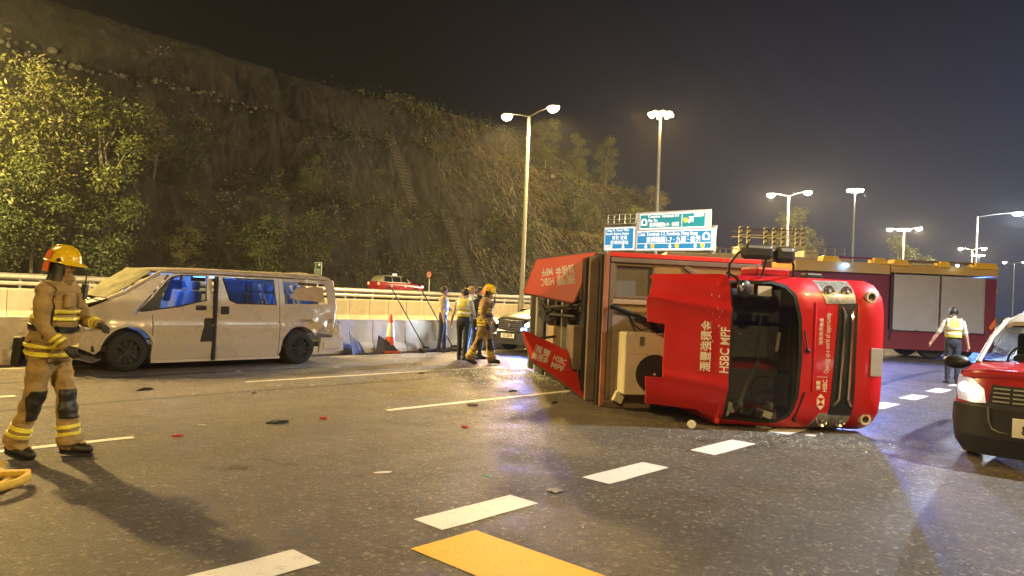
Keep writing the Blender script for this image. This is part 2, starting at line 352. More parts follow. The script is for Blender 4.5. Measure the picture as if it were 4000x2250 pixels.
def rock_mat():
    m = bpy.data.materials.new('rock_face'); m.use_nodes = True; n = m.node_tree.nodes; l = m.node_tree.links; b = n['Principled BSDF']
    t = n.new('ShaderNodeTexCoord'); mp = n.new('ShaderNodeMapping'); mp.inputs['Scale'].default_value = (1, 1, 0.35); l.new(t.outputs['Object'], mp.inputs[0])
    a = n.new('ShaderNodeTexNoise'); a.inputs['Scale'].default_value = 0.9; a.inputs['Detail'].default_value = 9; a.inputs['Roughness'].default_value = 0.7; l.new(mp.outputs[0], a.inputs['Vector'])
    r = n.new('ShaderNodeValToRGB'); e = r.color_ramp.elements; e[0].position = 0.3; e[0].color = (0.010, 0.0085, 0.007, 1); e[1].position = 0.72; e[1].color = (0.075, 0.060, 0.042, 1)
    x = e.new(0.52); x.color = (0.026, 0.022, 0.015, 1); l.new(a.outputs['Fac'], r.inputs[0]); l.new(r.outputs[0], b.inputs['Base Color']); b.inputs['Roughness'].default_value = 0.9
    w = n.new('ShaderNodeTexVoronoi'); w.inputs['Scale'].default_value = 0.8; w.feature = 'DISTANCE_TO_EDGE'; l.new(mp.outputs[0], w.inputs['Vector'])
    ad = n.new('ShaderNodeMath'); ad.operation = 'ADD'; l.new(a.outputs['Fac'], ad.inputs[0]); l.new(w.outputs['Distance'], ad.inputs[1])
    bp = n.new('ShaderNodeBump'); bp.inputs['Strength'].default_value = 1.0; bp.inputs['Distance'].default_value = 0.8; l.new(ad.outputs[0], bp.inputs['Height']); l.new(bp.outputs[0], b.inputs['Normal'])
    return m
hill = link('hillside', np_mesh('hillside', V, F, [rock_mat()], smooth=True)); tag(hill, 'dark stepped rock cut hillside overgrown with scrub', kind='structure')
def hz(u, v): return float(hill_z(np.array([u]), np.array([v]))[0])

# ---------------------------------------------------------------- leaves
def leaf_mat(name, c, c2):
    m = mat(name, c, 0.55, var=0.1, scale=0.9, col2=c2, detail=3, spec=0.35); return m
M_LEAF = leaf_mat('leaf_green', (0.06, 0.075, 0.018), (0.15, 0.15, 0.035)); M_LEAF2 = leaf_mat('leaf_dark', (0.03, 0.045, 0.016), (0.075, 0.085, 0.03)); M_DRY = leaf_mat('leaf_dry', (0.09, 0.075, 0.035), (0.17, 0.14, 0.07))
M_BARK = mat('bark', (0.13, 0.11, 0.08), 0.9, var=0.35, scale=3, bump=0.5, bscale=15)
def leaves(P, size, up=0.3):
    n = len(P); d = rng.normal(size=(n, 3)); d[:, 2] = d[:, 2] * 0.6 - up; d /= np.linalg.norm(d, axis=1)[:, None]
    e = np.cross(d, rng.normal(size=(n, 3))); e /= np.linalg.norm(e, axis=1)[:, None]
    L = (size * rng.uniform(0.6, 1.4, n))[:, None]; w = L * 0.42
    return np.stack([P, P + d * L * .5 + e * w * .5, P + d * L, P + d * L * .5 - e * w * .5], 1).reshape(-1, 3), np.arange(4 * n).reshape(-1, 4)
def tree_meshes(h, nblob, spread, nleaf, lsz, mats, seed, crown0=0.3):
    r = np.random.default_rng(seed); b = MB(); blobs = []
    top = Vector((r.uniform(-.4, .4), r.uniform(-.4, .4), h * 0.8)); trunk = [Vector((0, 0, -0.5)), Vector((r.uniform(-.2, .2), r.uniform(-.2, .2), h * .25)), Vector((r.uniform(-.4, .4), r.uniform(-.4, .4), h * .5)), top]
    b.tube(trunk, [h * .016, h * .013, h * .009, h * .004], 8)
    for k in range(nblob):
        f = crown0 + (1 - crown0) * (k + 0.5) / nblob; z = h * f; a = k * 2.4 + r.uniform(-.5, .5); rr = spread * (1.0 - 0.55 * abs(f - 0.6) / 0.5) * r.uniform(0.45, 1.0)
        c = Vector((math.cos(a) * rr, math.sin(a) * rr, z)); blobs.append((c, spread * r.uniform(0.40, 0.68)))
        zz = max(0.12, f - 0.22); st = trunk[1].lerp(trunk[3], min(1, max(0, (zz * h - h * .25) / (h * .55))))
        b.tube([st, st.lerp(c, 0.55) + Vector((0, 0, -.15)), c], [h * .006, h * .0035, h * .0012], 5)
    P = []
    per = nleaf // nblob
    for c, s in blobs:
        d = r.normal(size=(per, 3)); d /= np.linalg.norm(d, axis=1)[:, None]; sub = 0.55 + 0.45 * (vnoise(d[:, 0] * 3 + c.x * 5 + 40, d[:, 2] * 3 + c.y * 3 + 40, 3) > 0.42)
        P.append(np.array(c) + d * (s * r.uniform(0.25, 1.0, per) ** 0.55 * sub)[:, None] * np.array([1, 1, 0.8]))
    P = np.concatenate(P); Vv, Ff = leaves(P, lsz); mi = (r.random(len(Ff)) < 0.3).astype(int)
    return b.mesh('trunk', M_BARK, 60), np_mesh('crown', Vv, Ff, mats, mi)
T = [tree_meshes(14, 15, 3.1, 6200, 0.27, [M_LEAF, M_DRY], 3), tree_meshes(12, 11, 2.3, 4200, 0.26, [M_LEAF, M_LEAF2], 5, 0.35), tree_meshes(9, 10, 2.3, 4400, 0.25, [M_LEAF2, M_LEAF], 8, 0.2), tree_meshes(8, 7, 1.9, 2200, 0.26, [M_DRY, M_LEAF], 12, 0.3), tree_meshes(7, 8, 2.6, 5000, 0.27, [M_LEAF2, M_LEAF2], 21, 0.12)]
def tree(k, u, v, s, rot, label, z=None, base=None, tilt=0.0):
    t = thing('tree', label, 'tree', uv(u, v, (hz(u, v) - 0.2) if z is None else z), rot, 'trees on and around the hillside'); t.scale = (s, s, s); t.rotation_euler = (tilt, tilt * .5, rot)
    link('trunk', T[k][0], t); link('crown', T[k][1], t)
for a in [(0, 11.8, 53.0, 1.0, .3, 'tallest bright leafy tree at the very edge of the lit clump above the steel rails'),
          (0, 14.4, 53.6, .98, 2.1, 'bright leafy tree with pale bare trunk standing in the middle of the lit clump'),
          (1, 17.6, 53.2, 1.1, 4.0, 'slim yellow green tree at the dark rock side of the lit clump'),
          (2, 13.4, 51.8, .95, 1.0, 'bushy lower tree filling the front of the lit clump'),
          (4, 17.4, 51.8, .9, 5.0, 'dark low bushy tree below the slim yellow green tree'),
          (4, 11.0, 51.4, .9, 2.0, 'broad dark bush tree just above the steel rails'),
          (3, 23.6, 60.6, .85, 2.2, 'sparse thin tree standing on the ledge above the bare rock face'),
          (3, 23.2, 53.6, .62, 0.4, 'pale scraggy sapling climbing the rock above the van'),
          (4, 29.5, 53.8, .85, 1.4, 'dark spreading bush tree behind the lane direction sign'),
          (2, 34.0, 54.6, .78, 3.3, 'dense dark tree on the slope foot beyond the lane direction sign'),
          (4, 26.5, 60.8, .6, 2.2, 'bush tree on the first ledge of the dark slope'),
          (2, 38.0, 61.0, .55, 5.2, 'small tree on the ledge in the middle of the dark slope'),
          (4, 47.5, 54.6, .5, 0.1, 'low bush tree beside the foot of the steep slope stairway'),
          (2, 64.0, 57.0, .7, 0.9, 'leafy tree on the slope below the twin arm lamp'),
          (2, 87.0, 67.5, .8, 0.3, 'bushy lit tree standing on the hill crest behind the tallest mast'),
          (4, 80.0, 68.0, .9, 1.9, 'round lit tree on the hill crest between the two tall lamps'),
          (2, 92.0, 66.0, .9, 4.4, 'dim tree on the falling end of the hill crest'),
          (4, 76.0, 59.0, .9, 2.7, 'bush tree low on the lit slope beside the small blue sign'),
          (2, 86.0, 57.0, 1.0, 3.7, 'bush tree just behind the small blue road sign'),
          (3, 98.0, 60.0, 1.2, 1.2, 'bare branched tree above the big blue road signs')]:
    tree(*a)
tree(1, 104, 42, 1.3, 1.1, 'thin grey tree behind the twin arm lamp and the striped cage', z=0)
tree(3, 112, 43.5, 1.9, 2.1, 'bare twiggy tree beside the thin grey tree', z=0)
tree(2, 126, 33.2, 1.45, 0.6, 'lit leafy tree around the mast beyond the fire engine roof', z=0)
tree(4, 133, 32.3, 1.5, 2.6, 'low leafy tree at the end of the row beyond the fire engine roof', z=0)
tree(4, 100, 34.5, 1.1, 3.6, 'dark round bush tree behind the white railing', z=0)

# scrub over the slope, one mass nobody could count
n = 2600; cu = rng.uniform(-12, 118, n); cv = 55 + rng.uniform(0, 1, n) ** 1.3 * 34
keep = fbm(cu * 0.11, cv * 0.13, 4, 3) > -0.02 + 0.10 * np.exp(-((cu - 17) / 6) ** 2) * 2 - 0.12 * (cu > 55); keep &= (cv < 70) | (cu > 50); cu, cv = cu[keep], cv[keep]; cz = hill_z(cu, cv)
per = 70; s = rng.uniform(0.45, 1.7, len(cu)) ** 1.2; d = rng.normal(size=(len(cu), per, 3)) * 0.55
P = np.stack([cu * UD.x + cv * VD.x, cu * UD.y + cv * VD.y, cz + 0.25], -1)[:, None, :] + d * s[:, None, None] * np.array([1.1, 1.1, 0.75]); P = P.reshape(-1, 3)
Vv, Ff = leaves(P, 0.27, 0.2); mi = np.repeat(rng.choice(3, len(cu), p=[.4, .42, .18]), per)
tag(link('hillside_scrub', np_mesh('hillside_scrub', Vv, Ff, [M_LEAF, M_LEAF2, M_DRY], mi)), 'tangled scrub and creepers covering the rock slope', kind='stuff')
# grass blades hanging down the lit part of the slope
n = 9000; cu = rng.uniform(56, 105, n); cv = 55.5 + rng.uniform(0, 1, n) * 20; k = fbm(cu * .15, cv * .2, 4, 6) > -0.05; cu, cv = cu[k], cv[k]; cz = hill_z(cu, cv)
P = np.stack([cu * UD.x + cv * VD.x, cu * UD.y + cv * VD.y, cz + 0.35], -1); n = len(P)
dn = np.stack([-VD.x * np.ones(n), -VD.y * np.ones(n), -np.ones(n)], -1) + rng.normal(size=(n, 3)) * .35; dn /= np.linalg.norm(dn, axis=1)[:, None]; L = rng.uniform(.7, 2.2, n)[:, None]; w = np.array([[UD.x, UD.y, 0]]) * rng.uniform(.05, .12, n)[:, None]
Vv = np.stack([P - w, P + w, P + dn * L + np.array([0, 0, .25])], 1).reshape(-1, 3)
tag(link('hillside_grass', np_mesh('hillside_grass', Vv, np.arange(3 * n).reshape(-1, 3), [M_DRY])), 'long dry grass hanging down the lit slope', kind='stuff')
# pale stones along the slope ledges
b = MB()
def ledge(u0, u1, v, n, sz):
    for i in range(n):
        u = u0 + (u1 - u0) * (i + random.uniform(-.4, .4)) / n; vv = v + random.uniform(-1.3, 1.1); z = hz(u, vv); r = sz * random.uniform(.5, 1.3); p = uv(u, vv, z + r * .3)
        b.ell(p, (r * random.uniform(.5, 1.5), r * random.uniform(.5, 1.3), r * random.uniform(.4, 1.2)), 5, 3, Matrix.Rotation(random.uniform(0, 3), 3, 'Z') @ Matrix.Rotation(random.uniform(-.5, .5), 3, 'X'))
ledge(11, 36, 66.6, 130, .24); ledge(56, 84, 66.6, 120, .22); ledge(88, 96, 66, 30, .25)
tag(b.build('ledge_stones', mat('pale_stone', (0.12, 0.105, 0.08), .85, var=.3, scale=2), fix=False), 'pale stones and cut stumps along the slope ledges', kind='stuff')
# ================================================================ LAMPS, SIGNS, STAIRWAYS
M_LENS = emis('lamp_lens_warm', (1.0, 0.72, 0.30), 420); M_LENSW = emis('lamp_lens_white', (0.95, 1.0, 0.92), 300)
M_LENSB = emis('lamp_lens_cool', (0.75, 0.88, 1.0), 400)
WARM = (1.0, 0.66, 0.22); PALE = (1.0, 0.76, 0.42); COOL = (0.80, 0.90, 1.0)
def light(p, power, col, parent, r=0.18, spot=None, d=(0, 0, -1)):
    L = bpy.data.lights.new('lamp_light', 'SPOT' if spot else 'POINT'); L.energy = power; L.color = col; L.shadow_soft_size = r
    o = bpy.data.objects.new('lamp_light', L); C.objects.link(o); o.parent = parent; o.location = p
    if spot: L.spot_size = rad(spot); L.spot_blend = 0.6; o.rotation_euler = Vector(d).to_track_quat('-Z', 'Y').to_euler()
    return o
def street_lamp(label, p, h, arms, power, col=WARM, lens=None, group='twin arm street lamps along the opposite carriageway', rz=RZ, up=0.25, r=0.11, head=(0.68, 0.30, 0.12), spot=None, aim=(0, 0, -1)):
    """arms: list of (x, y) offsets of the lamp heads in the lamp's own frame"""
    t = thing('street_lamp', label, 'street lamp', p, rz, group); lens = lens or M_LENS
    b = MB(); b.lathe([(r * 1.5, 0), (r * 1.5, 1.3), (r * 1.05, 1.45), (r * .55, h)], n=12, caps=True); b.build('pole', M_POLE, t, 40)
    fb = MB().cyl((0, 0, 0), (0, 0, 0.05), r * 2.6, n=12); fb.build('base_plate', M_STEEL, t)
    for (ax, ay) in arms:
        d = Vector((ax, ay, 0)).normalized(); e = Vector((ax, ay, h + up))
        b = MB(); b.tube([Vector((0, 0, h - .05)), Vector((ax * .4, ay * .4, h + up * .55)), Vector((ax * .85, ay * .85, h + up))], [r * .42, r * .30, r * .24], 8); b.build('arm', M_POLE, t, 50)
        sd = Vector((-d.y, d.x, 0)); c = e
        def ringat(s, w, hh, zo): return [c + d * s + sd * (w * x) + Vector((0, 0, zo + hh * z)) for x, z in ((-1, -.4), (-.8, .5), (0, 1), (.8, .5), (1, -.4))]
        L2, w2, h2 = head[0] / 2, head[1] / 2, head[2]
        b = MB(); b.loft([ringat(-L2, w2 * .35, h2 * .5, 0), ringat(-L2 * .5, w2, h2, 0), ringat(L2 * .5, w2, h2, 0), ringat(L2, w2 * .5, h2 * .5, 0)]); hd = b.build('lamp_head', M_POLE, t, 40)
        b = MB(); b.ell(c + Vector((0, 0, -.4 * h2)), (head[0] * .46, head[1] * .72, 0.24), 12, 6, rz3(math.atan2(d.y, d.x)), v0=-90, v1=0); b.build('lens', lens, hd, 60)
        if power: light(c + Vector((0, 0, -.4 * h2 - .42)), power, col, t, spot=spot, d=aim)
    return t
TW = [(0.0, 1.5), (0.0, -1.5)]
P1 = 15000
street_lamp('tall twin arm lamp glowing orange behind the grey car, in front of the dark slope', uv(26.9, 24.0), 10.4, TW, P1 * 1.05, spot=172)
street_lamp('twin arm lamp standing outside the frame beside the wrecked van', uv(2.0, 24.0), 10.6, TW, P1 * 1.4, spot=158)
street_lamp('twin arm lamp behind the viewer on the far carriageway', uv(-24.0, 24.0), 10.4, TW, P1, spot=158)
street_lamp('twin arm lamp rising above the striped cage, its two heads evenly bright', uv(58.7, 24.0), 10.6, TW, P1 * 1.1, PALE, M_LENSW)
street_lamp('distant twin arm lamp flanking the mast behind the lit leafy tree', uv(91.4, 24.0), 10.9, TW, P1 * 1.1, PALE, M_LENSW)
street_lamp('distant twin arm lamp beyond the end of the fire engine roof', uv(127, 24.0), 11.4, TW, P1 * .7, PALE, M_LENSW)
street_lamp('small far twin arm lamp over the taxi roof', uv(163, 24.0), 11.6, TW, 0, PALE, M_LENSW)
street_lamp('smaller and farther twin arm lamp low over the taxi roof', uv(200, 24.0), 11.6, TW, 0, PALE, M_LENSW)
street_lamp('tiny twin arm lamp near the vanishing end of the road', uv(245, 24.0), 11.6, TW, 0, PALE, M_LENSW)
street_lamp('bluish white single arm lamp on the median above the fire engine end', uv(81.2, 15.0), 11.0, [(0, -3.2)], P1 * 1.2, COOL, M_LENSB, 'single arm lamps along the near carriageway', head=(1.0, .4, .16))
street_lamp('cool white single arm lamp outside the frame behind the red taxi', uv(16.5, -6.0), 10.5, [(0, 2.6)], P1 * 1.5, COOL, M_LENSB, 'single arm lamps along the near carriageway', spot=135)
street_lamp('warm single arm lamp outside the frame beside the viewer', uv(9, -9.5), 10.5, [(0, 2.0)], P1 * 0.42, WARM, M_LENS, 'single arm lamps along the near carriageway')
street_lamp('warm single arm lamp outside the frame behind the viewer', uv(-16, -9.5), 10.5, [(0, 2.0)], P1 * 0.8, WARM, M_LENS, 'single arm lamps along the near carriageway')
for u, lb in ((122, 'farther cool single arm lamp on the median'), (160, 'tiny cool single arm lamp on the median far along the road')):
    street_lamp(lb, uv(u, 15.0), 11, [(0, -3.2)], 0, COOL, M_LENSB, 'single arm lamps along the near carriageway')
street_lamp('roadside lamp outside the frame lighting the leafy clump on the slope', uv(2.0, 43.0, .9), 10.5, [(0, 1.6)], P1 * 3.4, (1.0, .80, .28), M_LENS, 'lamps on the raised road', spot=100, aim=(.78, .6, .02))
def high_mast(label, p, h, power, col, lens, R=1.3, n=8):
    t = thing('high_mast_lamp', label, 'mast lamp', p, 0, 'high mast lamps')
    MB().lathe([(0.33, 0), (0.14, h)], n=14, caps=True).build('pole', M_POLE, t, 50)
    MB().lathe([(0.15, h - .2), (R * .8, h - .05), (R * .8, h + .1), (0.15, h + .2)], n=16, caps=True).build('head_ring', M_POLE, t)
    for k in range(n):
        a = 2 * math.pi * k / n; d = Vector((math.cos(a), math.sin(a), 0)); b = MB(); b.box(d * R + Vector((0, 0, h)), (.5, .42, .2), rz3(a)); f = b.build('floodlight', M_POLE, t)
        b = MB(); b.ell(d * R + Vector((0, 0, h - .11)), (.25, .24, .3), 10, 5, v0=-90, v1=0); b.build('lens', lens, f)
    if power: light((0, 0, h - .7), power, col, t, .8)
high_mast('tall mast with a bright yellow ring of floodlights above the blue road signs', uv(79.4, 49.0), 25.0, 30000, WARM, M_LENS)
high_mast('tall mast with a pale ring of floodlights over the fire engine roof', uv(149.8, 48.3), 25.0, 14000, PALE, M_LENSW)
high_mast('short looking far mast whose ring of lights sits behind the lit leafy tree', uv(230, 60.5), 25.4, 0, PALE, M_LENSW, 1.5)
high_mast('very far mast just over the taxi roof', uv(330, 60), 25, 0, PALE, M_LENSW, 1.6)

# ---------------------------------------------------------------- blue direction signs on the gantry
M_BLUE = mat('sign_blue', (0.0, 0.07, 0.17), .45, var=.05, emit=(0.0, 0.24, 0.50), estr=1.0); M_TEAL = mat('sign_teal', (0.0, 0.13, 0.15), .45, var=.05, emit=(0.0, 0.25, 0.34), estr=0.8)  # boards and lettering get a glow of their own to brighten them
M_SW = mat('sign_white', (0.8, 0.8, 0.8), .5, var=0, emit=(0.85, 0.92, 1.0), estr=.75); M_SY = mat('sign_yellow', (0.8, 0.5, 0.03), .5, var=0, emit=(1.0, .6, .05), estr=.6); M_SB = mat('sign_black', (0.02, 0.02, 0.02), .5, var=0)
M_BACK = mat('sign_backing', (0.45, 0.45, 0.5), .6, var=.1, emit=(0.55, 0.5, 0.75), estr=0.16)  # backing given a faint added glow as well
VX = -VD   # along a sign face, left to right for the traffic
def shape(name, polys, m, parent, M, depth=0.03):
    b = MB(); [b.prism([M @ Vector((x, y, 0)) for x, y in p], M.to_3x3() @ Vector((0, 0, depth))) for p in polys]; return b.build(name, m, parent)
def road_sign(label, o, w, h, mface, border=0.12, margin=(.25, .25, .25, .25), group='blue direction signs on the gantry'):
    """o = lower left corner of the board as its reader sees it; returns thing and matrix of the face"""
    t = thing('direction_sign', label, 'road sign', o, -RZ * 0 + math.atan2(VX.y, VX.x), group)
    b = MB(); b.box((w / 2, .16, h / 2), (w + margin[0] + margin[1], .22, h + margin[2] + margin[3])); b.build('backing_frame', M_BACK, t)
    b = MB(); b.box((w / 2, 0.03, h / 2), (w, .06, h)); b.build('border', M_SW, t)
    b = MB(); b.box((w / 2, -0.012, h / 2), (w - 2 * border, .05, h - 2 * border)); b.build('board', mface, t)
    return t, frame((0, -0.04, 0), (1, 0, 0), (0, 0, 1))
def T_(M, x, y): return M @ Matrix.Translation((x, y, 0))
def tunnel(t, M, x, y, s):
    pts = [(-.5, 0), (-.5, .5)] + [(-.5 * math.cos(a), .5 + .5 * math.sin(a)) for a in [math.pi * i / 10 for i in range(1, 10)]] + [(.5, .5), (.5, 0), (.28, 0), (.28, .15), (.3, .15), (.3, .5)] + [(.3 * math.cos(a), .5 + .3 * math.sin(a)) for a in [math.pi * i / 8 for i in range(1, 8)]] + [(-.3, .5), (-.3, .15), (.3, .15), (.28, .13), (.28, 0)]
    o1 = [(-.5, 0), (-.5, .5)] + [(-.5 * math.cos(a), .5 + .5 * math.sin(a)) for a in [math.pi * i / 10 for i in range(1, 10)]] + [(.5, .5), (.5, 0)]
    o2 = [(-.28, .17), (-.28, .5)] + [(-.28 * math.cos(a), .5 + .28 * math.sin(a)) for a in [math.pi * i / 10 for i in range(1, 10)]] + [(.28, .5), (.28, .17)]
    b = MB(); b.plate(o1, [o2], lambda px, py: M @ Vector((x + px * s, y + py * s, .03)), lambda px, py: M @ Vector((x + px * s, y + py * s, 0)), L=9); b.build('tunnel_symbol', M_SW, t)
def arrow(t, M, x, y, s, ang=0.0):
    A = [(0, -.5), (.5, 0), (.2, 0), (.2, .5), (-.2, .5), (-.2, 0), (-.5, 0)]; c, q = math.cos(ang), math.sin(ang)
    shape('arrow', [[(x + (px * c - py * q) * s, y + (px * q + py * c) * s) for px, py in A]], M_SW, t, M)
def shield(t, M, x, y, s, n):
    A = [(-.45, .4), (-.2, .4), (0, .5), (.2, .4), (.45, .4), (.42, -.1), (.25, -.38), (0, -.52), (-.25, -.38), (-.42, -.1)]
    sh = shape('route_shield', [[(x + px * s, y + py * s) for px, py in A]], M_SY, t, M)
    text('route_number', n, s * .62, M_SB, sh, T_(M, x, y) @ Matrix.Translation((0, 0, .034)), bold=True)
def tx(t, M, x, y, s, txt, al='LEFT', m=None, sx=1.0): text('lettering', txt, s, m or M_SW, t, T_(M, x, y), al, True, sx, .012)
oR = Vector((19.3, 72.0, 0)); W1 = 8.7; K = .87
# lower wide sign
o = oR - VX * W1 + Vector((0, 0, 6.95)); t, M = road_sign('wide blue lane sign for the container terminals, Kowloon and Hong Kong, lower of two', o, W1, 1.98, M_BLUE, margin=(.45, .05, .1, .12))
tx(t, M, .22, 1.62, .54, 'Cont. Terminals 1-7, Kowloon, Hong Kong', sx=.725); tx(t, M, 1.2, .98, .68, '貨櫃碼頭1-7 · 九龍 · 香港', sx=.84); tunnel(t, M, 8.05, .92, .78)
shape('divider_line', [[(.1, .62), (8.6, .62), (8.6, .68), (.1, .68)]], M_SW, t, M)
for k in range(3): arrow(t, M, 1.2 + 2.85 * k, .36, .46); shield(t, M, 2.0 + 2.85 * k, .36, .48, '3')
# upper sign
o = oR - VX * (W1 - .3) + Vector((0, 0, 9.1)); t, M = road_sign('teal exit sign for the container terminals and Sha Tin, uppermost of the group', o, 7.65, 1.6, M_TEAL, margin=(.15, .7, .14, .24))
tunnel(t, M, .58, .4, .72); tx(t, M, 1.05, 1.3, .42, 'Container Terminals 8-9', sx=.86); tx(t, M, 1.05, .88, .42, 'Sha Tin', sx=.9); tx(t, M, 1.2, .4, .5, '貨櫃碼頭8-9 · 沙田', sx=.86)
shape('divider_line', [[(5.0, .12), (5.03, .12), (5.03, 1.48), (5.0, 1.48)]], M_SW, t, M)
arrow(t, M, 6.0, .85, .8, math.radians(130)); shield(t, M, 5.4, .8, .5, '7'); b = MB(); b.prism([M @ Vector(p) for p in ((6.35, 1.12, 0), (7.35, 1.12, 0), (7.35, 1.5, 0), (6.35, 1.5, 0))], M.to_3x3() @ Vector((0, 0, .02))); b.build('exit_panel', M_SW, t); text('lettering', 'S4G', .36, M_SB, t, T_(M, 6.85, 1.31) @ Matrix.Translation((0, 0, .03)), bold=True)
# small sign
o = oR - VX * (W1 + 4.13) + Vector((0, 0, 7.0)); t, M = road_sign('small narrow blue sign for Tsing Yi and the airport express station', o, 3.83, 2.39, M_BLUE, margin=(.06, .06, .06, .12))
tx(t, M, .2, 2.1, .40, 'Tsing Yi, Tsuen Wan', sx=.88); tx(t, M, .2, 1.72, .40, 'Airport Express Station', sx=.78); tx(t, M, 2.0, 1.25, .46, '青衣 荃灣', 'CENTER'); tx(t, M, 2.0, .75, .46, '機場快綫站', 'CENTER'); arrow(t, M, 2.5, .33, .44)
b = MB(); b.prism([M @ Vector(p) for p in ((.18, .15, 0), (1.1, .15, 0), (1.1, .52, 0), (.18, .52, 0))], M.to_3x3() @ Vector((0, 0, .02))); b.build('exit_panel', M_SW, t); text('lettering', '64', .34, M_SB, t, T_(M, .64, .33) @ Matrix.Translation((0, 0, .03)), bold=True)
# gantry carrying the signs and the bare sign frame above the small one
g = thing('sign_gantry', 'steel gantry with bare lattice frame holding the blue direction signs', 'gantry', oR - VX * (W1 + 6) + Vector((0, 0, 0)), math.atan2(VX.y, VX.x))
for z in (7.2, 9.2): MB().box((8.0, .75, z), (13.4, .28, .28)).build('beam', M_POLE, g)
for x in (1.6, 14.4): MB().cyl((x, .75, 0), (x, .75, 9.2), .24, n=12).build('leg', M_POLE, g, 40)
b = MB()
for z in (9.75, 10.25, 10.75): b.box((3.6, .5, z + .1), (3.3, .07, .07))
for x in (1.5, 2.3, 3.0, 3.7, 4.4, 5.1): b.box((x + .42, .44, 10.35), (.07, .05, 1.07))
b.build('lattice_frame', M_STEEL, g)
# gantry control hut with window strips under the signs
h = thing('control_hut', 'low pale hut with dark windows just below the blue signs', 'hut', (9.2, 48, 0), rad(-6))
MB().box((4.6, 1.5, 2.2), (9.6, 3.0, 4.5)).build('wall', mat('hut_wall', (.42, .40, .40), .8, var=.15), h)
MB().box((4.6, 1.5, 4.53), (10.0, 3.4, .16)).build('roof', M_CONC2, h)
for x in (1.6, 4.0, 6.3):
    w = MB().box((x, -.02, 4.0), (1.3, .06, .5)).build('window', M_PLAST, h); MB().box((x, -.06, 4.0), (1.16, .02, .38)).build('pane', glass_mat('window_glass', (.2, .25, .28), .2), w)
# small lane sign and round speed sign beyond the rails
t = thing('lane_sign', 'small dark lane sign with white arrows on a post above the van roof', 'road sign', uv(33.1, 51.5, .9), math.atan2(VX.y, VX.x))
MB().cyl((0, .05, 0), (0, .05, 1.75), .05, n=8).build('post', M_STEEL, t); MB().box((0, .02, 2.15), (1.05, .05, 1.0)).build('border', mat('plain_white', (.7, .7, .7), .5, var=0), t); MB().box((0, -.012, 2.15), (.97, .03, .92)).build('board', mat('sign_dark', (.01, .05, .045), .5, var=0), t)
M = frame((0, -.032, 2.15), (1, 0, 0), (0, 0, 1)); PW = MATS['plain_white']
for k in range(5):
    x = -.36 + .18 * k; shape('lane_arrow', [[(x - .02, -.4), (x + .02, -.4), (x + .02, -.1), (x + .06, -.1), (x, .02), (x - .06, -.1), (x - .02, -.1)]], PW, t, M, .01)
shape('lane_arrow', [[(-.27, .02), (-.2, .02), (-.2, .34), (-.235, .42), (-.27, .34)]], PW, t, M, .01); shape('distance_patch', [[(.1, .22), (.4, .22), (.4, .4), (.1, .4)]], PW, t, M, .01)
t = thing('speed_sign', 'small round red rimmed sign on a thin post beside the guardrail', 'road sign', uv(33, 37.9, .9), math.atan2(VX.y, VX.x))
MB().cyl((0, .05, 0), (0, .05, 1.95), .045, n=8).build('post', M_STEEL, t); MB().cyl((0, 0, 1.85), (0, .03, 1.85), .25, n=24).build('rim', mat('sign_red', (.5, .03, .03), .5, var=0), t); MB().cyl((0, -.008, 1.85), (0, .0, 1.85), .18, n=24).build('disc', PW, t); text('number', '50', .2, M_SB, t, frame((0, -.01, 1.85), (1, 0, 0), (0, 0, 1)), bold=True)
# stairways down the slope
def stairway(label, u, v0, z0, v1, z1):
    t = thing('slope_stairway', label, 'stairway', uv(u, v0, z0), RZ, 'steel stairways on the slope'); d = Vector((0, v1 - v0, z1 - z0)); nn = Vector((0, -d.z, d.y)).normalized(); m = mat('stair_steel', (.10, .088, .062), .8, 0, var=.45)
    for x in (-.6, -.2, .2, .6): MB().tube([Vector((x, 0, 0)) + nn * .5, Vector((x, 0, 0)) + nn * .5 + d], .035, 6).build('rail', m, t)
    n = int(d.length / .45); sm = MB().box((0, 0, 0), (1.2, .22, .05)).mesh('step', m)
    for k in range(n): o = link('step', sm, t); o.location = d * ((k + .5) / n) + nn * .42
stairway('steep steel stairway down the lower slope to the raised road', 53.8, 54.3, .8, 60.2, 10.4)
stairway('upper steel stairway continuing to the stony ledge', 50.6, 61.4, 10.4, 66.2, 18.6)
# ================================================================ PEOPLE
M_SKIN = mat('skin', (0.42, 0.26, 0.18), .55, var=.08, scale=9); M_HAIR = mat('black_hair', (0.015, 0.012, 0.01), .5, var=.3, scale=60, bump=.4, bscale=120)
M_BLOND = mat('blond_hair', (0.36, 0.22, 0.09), .5, var=.3, scale=60, bump=.4, bscale=120)
M_NAVY = mat('navy_cloth', (0.014, 0.018, 0.032), .85, var=.25, scale=9, bump=.35, bscale=25); M_TANS = mat('tan_shirt', (0.34, 0.27, 0.20), .85, var=.12, scale=10, bump=.35, bscale=22)
M_BEIGE = mat('light_shirt', (0.46, 0.42, 0.38), .85, var=.1, scale=10, bump=.35, bscale=22); M_VEST = mat('vest_yellow', (0.55, 0.50, 0.10), .7, var=.12, scale=12, bump=.3, bscale=25)
M_REFL = mat('reflective_silver', (0.62, 0.63, 0.60), .35, .3, var=.08); M_TURN = mat('turnout_tan', (0.31, 0.215, 0.085), .85, var=.22, scale=7, bump=.5, bscale=16)
M_LIME = mat('reflective_lime', (0.74, 0.66, 0.07), .4, 0, var=.08); M_BOOT = mat('boot_black', (0.015, 0.014, 0.013), .5, var=.3, scale=12)
M_JEAN = mat('light_denim', (0.22, 0.33, 0.50), .85, var=.3, scale=12, bump=.2); M_DARKC = mat('dark_jacket', (0.02, 0.02, 0.022), .8, var=.3, bump=.3); M_WSHIRT = mat('white_shirt', (.6, .6, .6), .8, var=.1, bump=.3, bscale=20)
